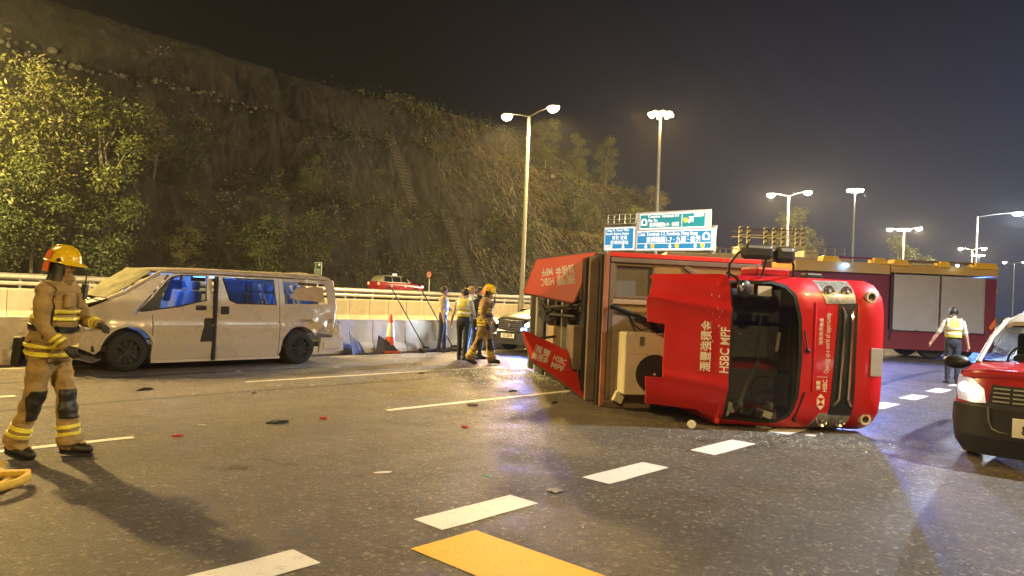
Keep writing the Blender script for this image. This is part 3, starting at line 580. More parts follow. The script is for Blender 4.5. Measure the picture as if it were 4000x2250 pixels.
M_HELM = mat('helmet_yellow', (0.72, 0.50, 0.015), .28, var=.06, coat=.5); M_ORNG = mat('helmet_orange', (0.80, 0.16, 0.02), .45, var=.08); M_EYE = mat('eye_dark', (.02, .015, .012), .2, var=0); M_GLOVE = mat('dark_glove', (.03, .028, .025), .8, var=.3)

def capsule(b, p0, p1, r0, r1, n=12, sx=1.0, ref=(0, 1, 0)):
    """tapered limb with round ends; sx squashes the ring along the second axis"""
    p0, p1 = Vector(p0), Vector(p1); d = (p1 - p0).normalized(); ref = Vector(ref)
    if abs(d.dot(ref)) > .95: ref = Vector((1, 0, 0))
    a = d.cross(ref).normalized(); c = a.cross(d); rings = []
    for k in range(5):
        t = -math.pi / 2 + math.pi / 2 * k / 4; rings.append((p0 + d * (math.sin(t) * r0), max(math.cos(t) * r0, .001)))
    for k in range(5):
        t = math.pi / 2 * k / 4; rings.append((p1 + d * (math.sin(t) * r1), max(math.cos(t) * r1, .001)))
    b.loft([[q + a * (math.cos(2 * math.pi * i / n) * r * sx) + c * (math.sin(2 * math.pi * i / n) * r) for i in range(n)] for q, r in rings])

def roty(v, a):
    c, s = math.cos(a), math.sin(a); return Vector((v.x * c + v.z * s, v.y, -v.x * s + v.z * c))
class Person:
    """a figure in its own frame: x forward, y to its left, z up, feet at z = 0"""
    def __init__(s, label, loc, face_rz, h=1.74, legs=((0, 0), (0, 0)), arms=((0, 12, 10, 0), (0, 12, 10, 0)), lean=0.0, yaw=0.0, nod=0.0, bulk=1.0, cloth='police', voxel=0.011, group=None, seated=False, female=False, vest=False, curl=25):
        k = h / 1.74; s.k = k; s.P = {}; B = s.B = []   # (region, p0, p1, r0, r1)
        s.root = thing('person', label, 'person', loc, face_rz, group)
        loose = {'police': 1.0, 'fire': 1.28, 'plain': 1.0}[cloth]; hip = Vector((0, 0, .93 * k)); L = rad(lean)
        up = roty(Vector((0, 0, 1)), L)
        waist = hip + up * .17 * k; chest = hip + up * .36 * k; shc = hip + up * .50 * k; neck = hip + up * .53 * k
        mb = MB(); tb = bulk * (1.12 if cloth == 'fire' else 1.0)
        def cap(region, p0, p1, r0, r1, sx=1.0, n=12): capsule(mb, p0, p1, r0, r1, n, sx); B.append((region, Vector(p0), Vector(p1), r0, r1))
        Rl = Matrix.Rotation(L, 3, 'Y')
        def blob(region, c, r): mb.ell(c, r, 16, 10, Rl); B.append((region, c - up * r[2] * .5, c + up * r[2] * .5, r[1] * .8, r[1] * .8))
        blob('pelvis', hip + up * .0, (.125 * k * tb, .175 * k * tb, .15 * k)); blob('torso', waist, (.115 * k * tb, .160 * k * tb, .17 * k)); blob('torso', chest, (.125 * k * tb, .180 * k * tb, .20 * k))
        blob('torso', shc - up * .04 * k, (.095 * k * tb, .205 * k * tb, .085 * k))
        if cloth == 'fire': blob('torso', hip + up * .02, (.165 * k, .215 * k, .20 * k)); blob('torso', waist, (.15 * k, .195 * k, .2 * k))
        # head
        hc = neck + roty(up, rad(nod)) * .155 * k; Rh = Matrix.Rotation(rad(yaw), 3, 'Z') @ Matrix.Rotation(L * .3 + rad(nod), 3, 'Y'); s.hc, s.Rh = hc, Rh
        cap('neck', neck - up * .04, hc - up * .05, .058 * k, .052 * k)
        H = lambda x, y, z: hc + Rh @ Vector((x * k, y * k, z * k)); s.H = H
        mb.ell(H(-.012, 0, .03), (.098 * k, .077 * k, .10 * k), 16, 10, Rh); mb.ell(H(.022, 0, -.045), (.066 * k, .056 * k, .072 * k), 14, 8, Rh); B.append(('head', H(0, 0, .04), H(.03, 0, -.06), .09 * k, .07 * k))
        mb.ell(H(.085, 0, -.02), (.020 * k, .014 * k, .026 * k), 8, 6, Rh); mb.ell(H(.068, 0, -.098), (.022 * k, .026 * k, .018 * k), 8, 6, Rh); mb.ell(H(.074, 0, .018), (.016 * k, .05 * k, .012 * k), 8, 6, Rh); mb.ell(H(.078, 0, -.062), (.012 * k, .024 * k, .009 * k), 8, 6, Rh)
        for y in (-1, 1): mb.ell(H(-.01, .078 * y, -.012), (.016 * k, .012 * k, .032 * k), 8, 6, Rh)
        # legs
        feet = []
        for sd, (p, kn) in zip((1, -1), legs):
            p, kn = rad(p), rad(kn); hp = hip + Vector((0, sd * .088 * k, -.03 * k)); kp = hp + Vector((math.sin(p), 0, -math.cos(p))) * .42 * k; q = p - kn
            an = kp + Vector((math.sin(q), sd * .0, -math.cos(q))) * .40 * k
            cap('thigh', hp, kp, .092 * k * loose ** .6, .064 * k * loose, n=14); cap('shin', kp, kp.lerp(an, .35), .062 * k * loose, .066 * k * loose); cap('shin', kp.lerp(an, .35), an, .064 * k * loose, .05 * k * loose ** 2)
            fq = q if abs(q) > .15 else 0.0; fd = Vector((math.cos(fq * .6), sd * .12, math.sin(fq * .6) * 1.0)); heel = an + Vector((-.03 * k, 0, -.055 * k)); toe = heel + fd.normalized() * .19 * k + Vector((0, 0, -.015 * k))
            cap('foot', heel, toe, .048 * k * (1.1 if cloth == 'fire' else 1), .038 * k * (1.1 if cloth == 'fire' else 1)); cap('foot', an, heel, .05 * k, .045 * k); feet += [heel.z - .05 * k, toe.z - .04 * k]; s.P['heel', sd] = heel; s.P['toe', sd] = toe; s.P['ankle', sd] = an; s.P['knee', sd] = kp; s.P['hip', sd] = hp
        # arms
        for sd, (p, ab, el, inn) in zip((1, -1), arms):
            p, ab, el, inn = rad(p) + 0, rad(ab), rad(el), rad(inn); sh = shc + Vector((0, sd * .185 * k * (1.05 if cloth == 'fire' else 1), -.035 * k)); d = roty(Vector((0, sd * math.sin(ab), -math.cos(ab))), -p); e = sh + d * .285 * k
            d2 = roty(Vector((0, sd * math.sin(ab), -math.cos(ab))), -p - el); d2 = Matrix.Rotation(-sd * inn, 3, 'Z') @ d2; w = e + d2 * .245 * k
            lo = loose ** .9; cap('uarm', sh, e, .058 * k * lo, .045 * k * lo); cap('farm', e, w, .043 * k * lo, .03 * k * lo ** 1.3)
            # hand: palm, four unequal fingers with a knuckle bend, thumb leaving the side of the palm
            side = Vector((0, sd, 0)); n_ = d2.cross(side); n_ = (n_ if n_.length > .1 else Vector((1, 0, 0))).normalized(); a_ = n_.cross(d2).normalized()   # a_ across the palm
            fwd = -n_ if n_.x < 0 else n_
            ax = fwd if abs(d2.z) > .5 else a_                     # knuckle row
            pn = ax.cross(d2).normalized() * (1 if (ax.cross(d2)).y * sd < 0 else -1)    # curl towards the body
            palm = w + d2 * .055 * k; cap('hand', w + d2 * .01, w + d2 * .075 * k, .028 * k, .034 * k, sx=.75)
            cu = rad(curl)
            for j, (off, ln) in enumerate(((.030, .072), (.011, .080), (-.009, .075), (-.028, .060))):
                b0 = w + d2 * .085 * k + ax * off * k; b1 = b0 + (d2 * math.cos(cu) + pn * math.sin(cu)) * ln * .5 * k; b2 = b1 + (d2 * math.cos(cu * 2.2) + pn * math.sin(cu * 2.2)) * ln * .5 * k
                cap('hand', b0 - d2 * .03 * k, b0, .0095 * k, .0095 * k, n=6); cap('hand', b0, b1, .0095 * k, .0088 * k, n=6); cap('hand', b1, b2, .0088 * k, .0078 * k, n=6)
            t0 = w + d2 * .035 * k + ax * .028 * k; t1 = t0 + (d2 * .7 + ax * .6 + pn * .3).normalized() * .036 * k; t2 = t1 + (d2 * .95 + pn * .35).normalized() * .03 * k
            cap('hand', t0, t1, .012 * k, .0105 * k, n=6); cap('hand', t1, t2, .0105 * k, .009 * k, n=6); s.P['wrist', sd] = w; s.P['elbow', sd] = e; s.P['shoulder', sd] = sh
        dz = 0 if seated else -min(feet); s.dz = Vector((0, 0, dz)); mb.v = [(x, y, z + dz) for x, y, z in mb.v]
        s.B = [(r, a + s.dz, c + s.dz, u, w) for r, a, c, u, w in B]; s.P = {q: v + s.dz for q, v in s.P.items()}; s.up, s.Rl, s.hip, s.waist, s.chest, s.neck, s.shc = up, Rl, hip + s.dz, waist + s.dz, chest + s.dz, neck + s.dz, shc + s.dz
        H0 = H; s.H = lambda x, y, z: H0(x, y, z) + s.dz
        me = mb.mesh('person_body', M_SKIN, fix=False); o = bpy.data.objects.new('tmp', me); C.objects.link(o)
        rm = o.modifiers.new('r', 'REMESH'); rm.mode = 'VOXEL'; rm.voxel_size = voxel; rm.use_smooth_shade = True
        sm = o.modifiers.new('s', 'SMOOTH'); sm.factor = .5; sm.iterations = 2
        dg = bpy.context.evaluated_depsgraph_get(); dg.update(); s.me = bpy.data.meshes.new_from_object(o.evaluated_get(dg)); bpy.data.objects.remove(o)
        s.me.name = 'body'; n = len(s.me.vertices); co = np.empty(n * 3, np.float32); s.me.vertices.foreach_get('co', co); co = co.reshape(-1, 3)
        best = np.full(n, 1e9); lab = np.zeros(n, int); s.regs = ['pelvis', 'torso', 'neck', 'head', 'thigh', 'shin', 'foot', 'uarm', 'farm', 'hand']
        for r, a, c, r0, r1 in s.B:
            a_, c_ = np.array(a), np.array(c); dd = c_ - a_; t = np.clip(((co - a_) @ dd) / max(dd @ dd, 1e-9), 0, 1); dist = np.linalg.norm(co - a_ - t[:, None] * dd, axis=1) - (r0 + (r1 - r0) * t)
            q = dist < best; best[q] = dist[q]; lab[q] = s.regs.index(r)
        s.lab = lab; s.co = co; s.rad = [best]
        # folds in the cloth
        if cloth != 'none':
            nrm = np.empty(n * 3, np.float32); s.me.vertices.foreach_get('normal', nrm); nrm = nrm.reshape(-1, 3); amp = (.017 if cloth == 'fire' else .007) * k
            isc = ~np.isin(lab, [3, 9, 2, 6]); f = np.array([mnoise.noise(Vector((p[0] * 6, p[1] * 6, p[2] * 11))) + .5 * mnoise.noise(Vector((p[0] * 15, p[1] * 15, p[2] * 24 + 5))) for p in co]); co2 = co + nrm * (f * amp * isc)[:, None]; s.me.vertices.foreach_set('co', co2.astype(np.float32).ravel()); s.co = co2; s.nrm = nrm
        nf = len(s.me.polygons); s.fv = [tuple(p.vertices) for p in s.me.polygons]; s.fl = np.array([lab[f[0]] for f in s.fv]); s.voxel = voxel
    def paint(s, mats):
        """mats: region -> material; a callable value gets the face centre"""
        ms = []; idx = {}
        def ix(m):
            if m not in idx: idx[m] = len(ms); ms.append(m)
            return idx[m]
        mi = []
        for f, l in zip(s.fv, s.fl):
            m = mats[s.regs[l]]; m = m(Vector(s.co[list(f)].mean(0))) if callable(m) else m; mi.append(ix(m))
        s.me.materials.clear(); [s.me.materials.append(m) for m in ms]; s.me.polygons.foreach_set('material_index', mi)
        s.body = link('body', s.me, s.root)
        for q in (1, -1):
            a, c = s.P['heel', q], s.P['toe', q]; d = (c - a).normalized(); sd_ = Vector((0, 0, 1)).cross(d).normalized(); n_ = d.cross(sd_); b = MB(); m_ = (a + c) / 2 - n_ * .036 * s.k; L_ = (c - a).length / 2 + .045 * s.k
            b.loft([[m_ + d * (L_ * math.cos(t) * abs(math.cos(t)) ** -.35 if abs(math.cos(t)) > .01 else 0) + sd_ * (.050 * s.k * math.sin(t)) - n_ * h_ for t in [2 * math.pi * i / 18 for i in range(18)]] for h_ in (-.004, .018 * s.k)]); b.build('shoe_sole', M_BLACK, s.root, 40)
        return s
    def shell(s, name, regions, off, m, cuts=(), parent=None, thick=None, near=None, skip=None):
        """cloth lying on the body: faces of the regions, cut by planes (point, normal kept side), lifted by off"""
        R = [s.regs.index(r) for r in regions]; bm = bmesh.new(); vm = {}
        for f, l in zip(s.fv, s.fl):
            if l in R:
                if near or skip:
                    fc = Vector(s.co[f[0]])
                    if near and (fc - near[0]).length > near[1]: continue
                    if skip and skip(fc): continue
                vs = []
                for i in f:
                    if i not in vm: vm[i] = bm.verts.new(Vector(s.co[i]) + Vector(s.nrm[i]) * off)
                    vs.append(vm[i])
                try: bm.faces.new(vs).smooth = True
                except ValueError: pass
        for p, nn in cuts: bmesh.ops.bisect_plane(bm, geom=bm.verts[:] + bm.edges[:] + bm.faces[:], plane_co=p, plane_no=nn, clear_inner=True)
        if not bm.faces: bm.free(); return None
        me = bpy.data.meshes.new(name); bm.to_mesh(me); bm.free(); me.materials.append(m)
        o = link(name, me, parent or s.root)
        so = o.modifiers.new('solid', 'SOLIDIFY'); so.thickness = thick or max(.006, off * .8); so.offset = -1
        return o
    def band(s, name, regions, p, d, w, m, off=.006, parent=None, near=None):
        d = Vector(d).normalized(); return s.shell(name, regions, off, m, [(p - d * w / 2, d), (p + d * w / 2, -d)], parent, near=(p, near) if near else None)
    def eyes(s):
        for y in (-1, 1): MB().ell(s.H(.082, .030 * y, .003), (.008 * s.k, .011 * s.k, .006 * s.k), 8, 6, s.Rh).build('eye', M_EYE, s.root, 60)
        return s
    def hair(s, m, off=.016, low=-.05, front=.055):
        c = s.H(0, 0, 0); R = s.Rh; f = R @ Vector((-1, 0, .75)).normalized()
        o = s.shell('hair', ['head'], off, m, [(s.H(front, 0, .035), f), (s.H(0, 0, low), R @ Vector((0, 0, 1)))], skip=lambda q: abs((R.transposed() @ (q - c)).y) > .079 * s.k); return s
    def helmet(s, back=True):
        k = s.k; R = s.Rh; b = MB(); rings = []
        for a, hgt in ((0, 0), (18, .3), (36, .58), (54, .8), (72, .95), (86, 1.0)):
            rr = math.cos(rad(a)); rings.append([s.H(-.008 + (.148 if math.cos(t) > 0 else .142) * rr * math.cos(t), .112 * rr * math.sin(t), .035 + .135 * hgt) for t in [2 * math.pi * i / 24 for i in range(24)]])
        b.loft(rings); sh = b.build('helmet', M_HELM, s.root, 50)
        b = MB(); ring = lambda e, z: [s.H(-.008 + (.142 + e * (1.9 if math.cos(t) > .3 else .6)) * math.cos(t), (.112 + e * .6) * math.sin(t), .035 + z - (.028 if math.cos(t) > .3 else 0.012) * e * 18) for t in [2 * math.pi * i / 24 for i in range(24)]]
        b.loft([ring(-.01, .0), ring(.0, .012), ring(.03, .004), ring(.03, -.004), ring(0, -.012), ring(-.01, -.008)], True, False); b.build('brim', M_HELM, sh, 50)
        b = MB(); b.tube([s.H(-.008 + .147 * math.cos(rad(q)), 0, .035 + .135 * min(1, math.sin(rad(q)) * 1.08)) for q in range(25, 160, 15)], .011 * k, 6); b.build('crest', M_HELM, sh, 60)
        b = MB(); b.ell(s.H(.075, .118, .045), .018 * k, 8, 6); b.ell(s.H(.02, -.12, .05), .018 * k, 8, 6); b.build('visor_hinge', M_BOOT, sh)
        if back:
            b = MB(); A = [rad(q) for q in range(97, 264, 14)]; b.loft([[s.H(-.01 + r_ * math.cos(t), r_ * .82 * math.sin(t), z) for t in A] for r_, z in ((.128, .118), (.147, .06), (.150, .0), (.152, -.062), (.143, -.062), (.138, .02), (.120, .11))], False, False); b.build('neck_flap', M_ORNG, sh, 50)
        b = MB(); A = [rad(q) for q in range(60, 301, 15)]; b.loft([[s.H(-.005 + r_ * math.cos(t), r_ * .9 * math.sin(t), z) for t in A] for r_, z in ((.095, .02), (.105, -.10), (.118, -.155))], False, False); b.build('hood', M_BOOT, s.root, 50)
        b = MB(); 
        for y in (-1, 1): b.tube([s.H(.01, .085 * y, .03), s.H(.03, .07 * y, -.07), s.H(.055, .02 * y, -.112)], .006, 6)
        b.build('chin_strap', M_BOOT, sh); return s

def police(label, loc, rzf, shirt=M_TANS, vest=True, trousers=M_NAVY, hair=M_HAIR, short=True, shoes=M_BOOT, vm=None, belt=True, low=-.05, **kw):
    p = Person(label, loc, rzf, cloth='police', **kw); up = p.up
    wl = p.hip + up * .10 * p.k
    fa = (lambda c: M_SKIN if min((c - (p.P['elbow', q].lerp(p.P['wrist', q], .0))).length for q in (1, -1)) > .035 else shirt) if short else shirt
    p.paint({'head': M_SKIN, 'neck': M_SKIN, 'torso': lambda c: shirt if (c - wl).dot(up) > 0 else trousers, 'pelvis': lambda c: shirt if (c - wl).dot(up) > 0 else trousers, 'thigh': trousers, 'shin': trousers, 'foot': shoes, 'uarm': shirt, 'farm': fa, 'hand': M_SKIN})
    p.hair(hair, low=low); p.eyes()
    p.band('collar', ['neck', 'torso'], p.neck + up * .005, up, .04, shirt, .010)
    if belt: p.band('belt', ['torso', 'pelvis'], wl, up, .045, M_BOOT, .010)
    for q in (1, -1):
        if short: p.band('sleeve_cuff', ['uarm', 'farm'], p.P['shoulder', q].lerp(p.P['elbow', q], .86), p.P['elbow', q] - p.P['shoulder', q], .06, shirt, .010, near=.12)
        d = (p.P['ankle', q] - p.P['knee', q]).normalized(); p.band('trouser_cuff', ['shin', 'foot'], p.P['ankle', q] - d * .02, d, .07, trousers, .012, near=.12)
    if vest:
        v = p.shell('vest', ['torso', 'pelvis'], .022, vm or M_VEST, [(wl + up * .02, up), (p.shc + up * .055, -up)])
        for h_ in (.09, .20): p.band('reflective_band', ['torso', 'pelvis'], wl + up * (h_ + .02) * p.k, up, .05, M_REFL, .028, v)
        for y in (-1, 1): p.shell('reflective_band', ['torso'], .028, M_REFL, [(p.shc + Vector((0, y * .13 - .027, 0)), (0, 1, 0)), (p.shc + Vector((0, y * .13 + .027, 0)), (0, -1, 0)), (wl + up * .25 * p.k, up)], v)
    return p
def fire_fighter(label, loc, rzf, **kw):
    p = Person(label, loc, rzf, cloth='fire', **kw); up = p.up; hem = p.hip - up * .13
    p.paint({'head': M_SKIN, 'neck': M_BOOT, 'torso': M_TURN, 'pelvis': M_TURN, 'thigh': lambda c: M_TURN, 'shin': M_TURN, 'foot': M_BOOT, 'uarm': M_TURN, 'farm': M_TURN, 'hand': M_GLOVE})
    p.helmet(); p.eyes()
    j = p.shell('jacket', ['torso', 'pelvis'], .018, M_TURN, [(hem, up), (p.neck - up * .01, -up)])
    for h_ in (-.07, .0): p.band('reflective_band', ['torso', 'pelvis', 'thigh'], p.hip + up * h_, up, .030, M_LIME, .030, j)
    for h_ in (.24, .30): p.band('reflective_band', ['torso'], p.hip + up * h_ * p.k, up, .028, M_LIME, .030, j)
    p.band('collar', ['neck', 'torso'], p.neck + up * .03, up, .075, M_TURN, .022)
    for q in (1, -1):
        for a, r_, f in (('elbow', 'wrist', .62), ('elbow', 'wrist', .80)):
            d = p.P[r_, q] - p.P[a, q]; p.band('sleeve_band', ['farm'], p.P[a, q] + d * f, d, .028, M_LIME, .008, near=.13)
        d = p.P['wrist', q] - p.P['elbow', q]; p.band('sleeve_cuff', ['farm', 'hand'], p.P['wrist', q], d, .04, M_TURN, .012, near=.12)
        d = p.P['ankle', q] - p.P['knee', q]
        for f in (.68, .84): p.band('trouser_band', ['shin'], p.P['knee', q] + d * f, d, .034, M_LIME, .010, near=.14)
        p.band('trouser_cuff', ['shin', 'foot'], p.P['ankle', q] - d * .04, d, .08, M_TURN, .02, near=.14)
        dd = p.P['ankle', q] - p.P['knee', q]; p.shell('knee_patch', ['thigh', 'shin'], .008, M_BOOT, [(p.P['knee', q] - Vector((0, 0, .20)), (0, 0, 1)), (p.P['knee', q] + Vector((0, 0, .06)), (0, 0, -1)), (p.P['knee', q] + Vector((-.01, 0, 0)), (1, 0, 0)), (p.P['knee', q] + Vector((0, -.1, 0)), (0, 1, 0)), (p.P['knee', q] + Vector((0, .1, 0)), (0, -1, 0))], near=(p.P['knee', q] - Vector((0, 0, .07)), .17))
    q0 = p.hip + up * .22 * p.k
    for y in (1, -1):
        b = MB(); b.box(p.chest + Vector((.155 * p.k, y * .085, .03)), (.035, .10, .13), p.Rl); b.build('chest_pocket', M_TURN, j, bevel=.012)
    b = MB(); b.box(p.chest + Vector((.175 * p.k, .10, .11)), (.04, .05, .13), p.Rl); b.tube([p.chest + Vector((.18 * p.k, .10, .16)), p.chest + Vector((.18 * p.k, .11, .27))], .007, 6); b.build('radio', M_BOOT, p.root, bevel=.008)
    b = MB(); b.box(p.hip + Vector((-.20 * p.k, -.06, -.06)), (.09, .20, .26), p.Rl); b.build('hip_bag', M_BOOT, p.root, bevel=.025)
    p.band('waist_belt', ['torso', 'pelvis'], p.hip + up * .15 * p.k, up, .05, M_BOOT, .032)
    return p
# ================================================================ VEHICLES
M_RED = mat('lorry_red', (0.47, 0.012, 0.018), .34, var=.06, scale=2.2, coat=.3, col2=(0.55, 0.016, 0.020), detail=9, rvar=.16); M_RED2 = mat('sign_board_red', (0.66, 0.035, 0.022), .4, var=.08, scale=1.5)
M_TAN = mat('box_body_tan', (0.36, 0.265, 0.185), .6, var=.14, scale=1.4); M_BROWN = mat('frame_brown', (0.16, 0.115, 0.085), .6, var=.25, scale=2.5); M_GREYP = mat('grey_panel', (0.14, 0.13, 0.125), .55, var=.12, scale=2)
M_CREAM = mat('aircon_cream', (0.58, 0.52, 0.40), .5, var=.1, scale=3); M_CHROME = mat('chrome', (0.75, 0.76, 0.78), .14, 1.0, var=.05); M_WLET = mat('white_lettering', (0.80, 0.78, 0.74), .5, var=0)
M_LGLASS = glass_mat('headlight_glass', (.9, .9, .9), .10, .05); M_WS = glass_mat('windscreen', (.80, .82, .82), .05, .02); M_DARK = mat('dark_interior', (0.02, 0.018, 0.018), .75, var=.3, scale=6)
M_TYRE = mat('tyre', (0.016, 0.016, 0.016), .8, var=.25, scale=20, bump=.2); M_RIM = mat('alloy_dark', (0.09, 0.09, 0.095), .35, .8, var=.1); M_SEAT = mat('seat_cloth', (0.16, 0.19, 0.24), .8, var=.2)
M_PAPER = mat('paper', (.55, .5, .45), .8, var=.1); M_PLATE = mat('number_plate_white', (.75, .74, .72), .45, var=.04); M_PLATEY = mat('blank_plate_grey', (.34, .33, .33), .6, var=.05); M_LAMPR = mat('reflector', (.65, .65, .62), .18, .9, var=.1)

def wheel(parent, c, r, w, side, spokes=10, rim=M_RIM, n=28, dual=False):
    """axle along y; side = -1 faces -y"""
    c = Vector(c); b = MB(); P = [(r * .62, -.5), (r * .9, -.5), (r * .985, -.36), (r, -.15), (r, .15), (r * .985, .36), (r * .9, .5), (r * .62, .5)]
    b.lathe([(q, z * w) for q, z in P], c, (0, 1, 0), n); t = b.build('wheel', M_TYRE, parent, 50)
    b = MB(); s = side; b.lathe([(r * .63, s * w * .46), (r * .60, s * w * .40), (r * .57, s * w * .1), (r * .1, s * w * .08)], c, (0, 1, 0), n)
    b.lathe([(.001, s * w * .42), (r * .13, s * w * .42), (r * .16, s * w * .3)], c, (0, 1, 0), 14)
    for k in range(spokes):
        a = 2 * math.pi * k / spokes; d = Vector((math.cos(a), 0, math.sin(a))); b.bar(c + d * r * .1 + Vector((0, s * w * .36, 0)), c + d * r * .6 + Vector((0, s * w * .4, 0)), r * .09, w * .09)
    b.build('rim', rim, t, 40); return t
def arch(cx, cz, r, a0, a1, n=12): return [(cx + r * math.cos(rad(a0 + (a1 - a0) * i / n)), cz + r * math.sin(rad(a0 + (a1 - a0) * i / n))) for i in range(n + 1)]

# ---------------------------------------------------------------- overturned red box lorry
lorry = thing('box_lorry', 'red box lorry lying on its side with roof sign boards hanging off and windscreen dark', 'lorry')
ML = Matrix.Translation((5.05, 9.69, 1.155)) @ Matrix.Rotation(rad(8.5), 4, 'Z') @ Matrix.Rotation(rad(-90), 4, 'Y'); lorry.matrix_world = ML; MLi = ML.inverted()
XC, XH = -.145, .99
def fy(x, z): return max(0, z - 1.3) * .2 + .24 * abs((x - XC) / XH) ** 7 + max(0, .9 - z) * -.05
front = [(-1.12, .58), (.83, .58), (.845, .9), (.845, 2.2), (.80, 2.29), (-1.06, 2.29), (-1.12, 2.2)]
WSO = [(.765, 2.235), (.785, 1.66), (.74, 1.49), (.62, 1.39), (.3, 1.325), (-.2, 1.305), (-.7, 1.33), (-.96, 1.40), (-1.06, 1.52), (-1.07, 1.7), (-1.04, 2.235)]
b = MB(); b.plate(front, [WSO], lambda x, z: (x, fy(x, z), z), lambda x, z: (x, fy(x, z) + .05, z), .12); b.build('cab_front', M_RED, lorry, 35)
g_in = [(XC + (x - XC) * .955, 1.775 + (z - 1.775) * .90) for x, z in WSO]
b = MB(); b.plate(WSO, [g_in], lambda x, z: (x, fy(x, z) - .006, z), lambda x, z: (x, fy(x, z) + .02, z), .2); b.build('windscreen_seal', M_BLACK, lorry, 35)
b = MB(); b.plate(g_in, [], lambda x, z: (x, fy(x, z) + .004, z), lambda x, z: (x, fy(x, z) + .009, z), .25); wsg = b.build('windscreen', M_WS, lorry, 35)
for lat, m in ((.845, M_RED), (-1.13, M_RED)):
    b = MB(); s = 1 if lat > 0 else -1
    b.plate([(.26, .58), (.9, .30), (1.65, .32), (1.65, 2.25), (.5, 2.25), (.26, 1.4)], [[(.42, 1.35), (1.4, 1.3), (1.4, 2.1), (.62, 2.1)]], lambda y, z: (lat, y, z), (-s * .04, 0, 0), .4); b.build('cab_side', m, lorry)
    b = MB(); b.plate([(.42, 1.35), (1.4, 1.3), (1.4, 2.1), (.62, 2.1)], [], lambda y, z: (lat - s * .02, y, z), (s * .006, 0, 0), 2); b.build('side_window', M_WS, lorry)
b = MB(); b.box((XC, .98, 2.27), (1.94, 1.34, .05)); b.build('cab_roof', M_RED, lorry, bevel=.02)
b = MB(); b.box((XC, 1.66, 1.3), (1.94, .05, 1.9)); b.build('cab_back', M_RED, lorry)
b = MB(); b.box((XC, .9, .62), (1.9, 1.4, .06)); b.build('cab_floor', M_DARK, lorry)
# inside the cab
b = MB(); b.box((XC, .42, 1.14), (1.86, .42, .34)); b.box((XC + .1, .36, 1.34), (.7, .26, .08)); b.box((-.66, .40, 1.36), (.42, .28, .1)); b.build('dashboard', M_DARK, lorry, bevel=.04)
for x in (-.72, -.08, .45):
    b = MB(); b.box((x, 1.15, 1.0), (.5, .5, .16)); b.box((x, 1.42, 1.42), (.48, .14, .75)); b.box((x, 1.44, 1.92), (.26, .1, .2)); b.build('seat', M_SEAT if x > -.5 else M_GREYP, lorry, bevel=.04)
b = MB(); ring = [Vector((-.70 + .20 * math.cos(a), .62 + .09 * math.sin(a), 1.46 + .18 * math.sin(a))) for a in [2 * math.pi * i / 20 for i in range(21)]]; b.tube(ring, .016, 6); b.tube([(-.70, .62, 1.46), (-.70, .45, 1.3)], .03, 8)
for a in (0, 2.1, 4.2): b.tube([(-.70, .62, 1.46), (-.70 + .2 * math.cos(a), .62 + .09 * math.sin(a), 1.46 + .18 * math.sin(a))], .012, 6)
b.build('steering_wheel', M_PLAST, lorry, 50)
for i, (x, z, w, h, m) in enumerate(((.66, 1.985, .13, .19, mat('paper_pink', (.55, .36, .28), .8, var=.1)), (.645, 1.765, .13, .19, M_PAPER))):
    MB().box((x, fy(x, z) + .03, z), (w, .008, h)).build('paper_notice', m, lorry)
MB().box((-.02, .40, 1.43), (.26, .01, .045), rz3(0) @ Matrix.Rotation(.12, 3, 'Y')).build('white_slip', M_PAPER, lorry)
for i in range(4): MB().ell((.12 - .03 * i, .60, 2.13 - .13 * i), .011, 8, 5).build('button', M_PAPER, lorry)
b = MB(); b.tube([(-.3, .55, 1.62), (-.55, .6, 1.72), (-.85, .55, 1.86), (-.98, .5, 2.05)], .022, 6); b.tube([(.35, .5, 1.62), (.0, .55, 1.66), (-.35, .5, 1.64)], .010, 6); b.build('dangling_cable', M_GREYP, lorry, 60)
b = MB(); b.box((.05, .8, 1.98), (.2, .1, .16), Matrix.Rotation(.2, 3, 'Y')); b.build('sun_visor_card', M_BROWN, lorry, bevel=.01)
for i in range(11):
    x = -1.0 + random.uniform(0, .14); z = 1.5 + .065 * i; b = MB(); b.box((x, .35 + random.uniform(-.1, .1), z), (random.uniform(.04, .12), .08, random.uniform(.05, .16)), Matrix.Rotation(random.uniform(-1, 1), 3, 'Y')); b.build('loose_item', random.choice([M_PAPER, M_GREYP, M_CREAM, M_DARK]), lorry, bevel=.01)
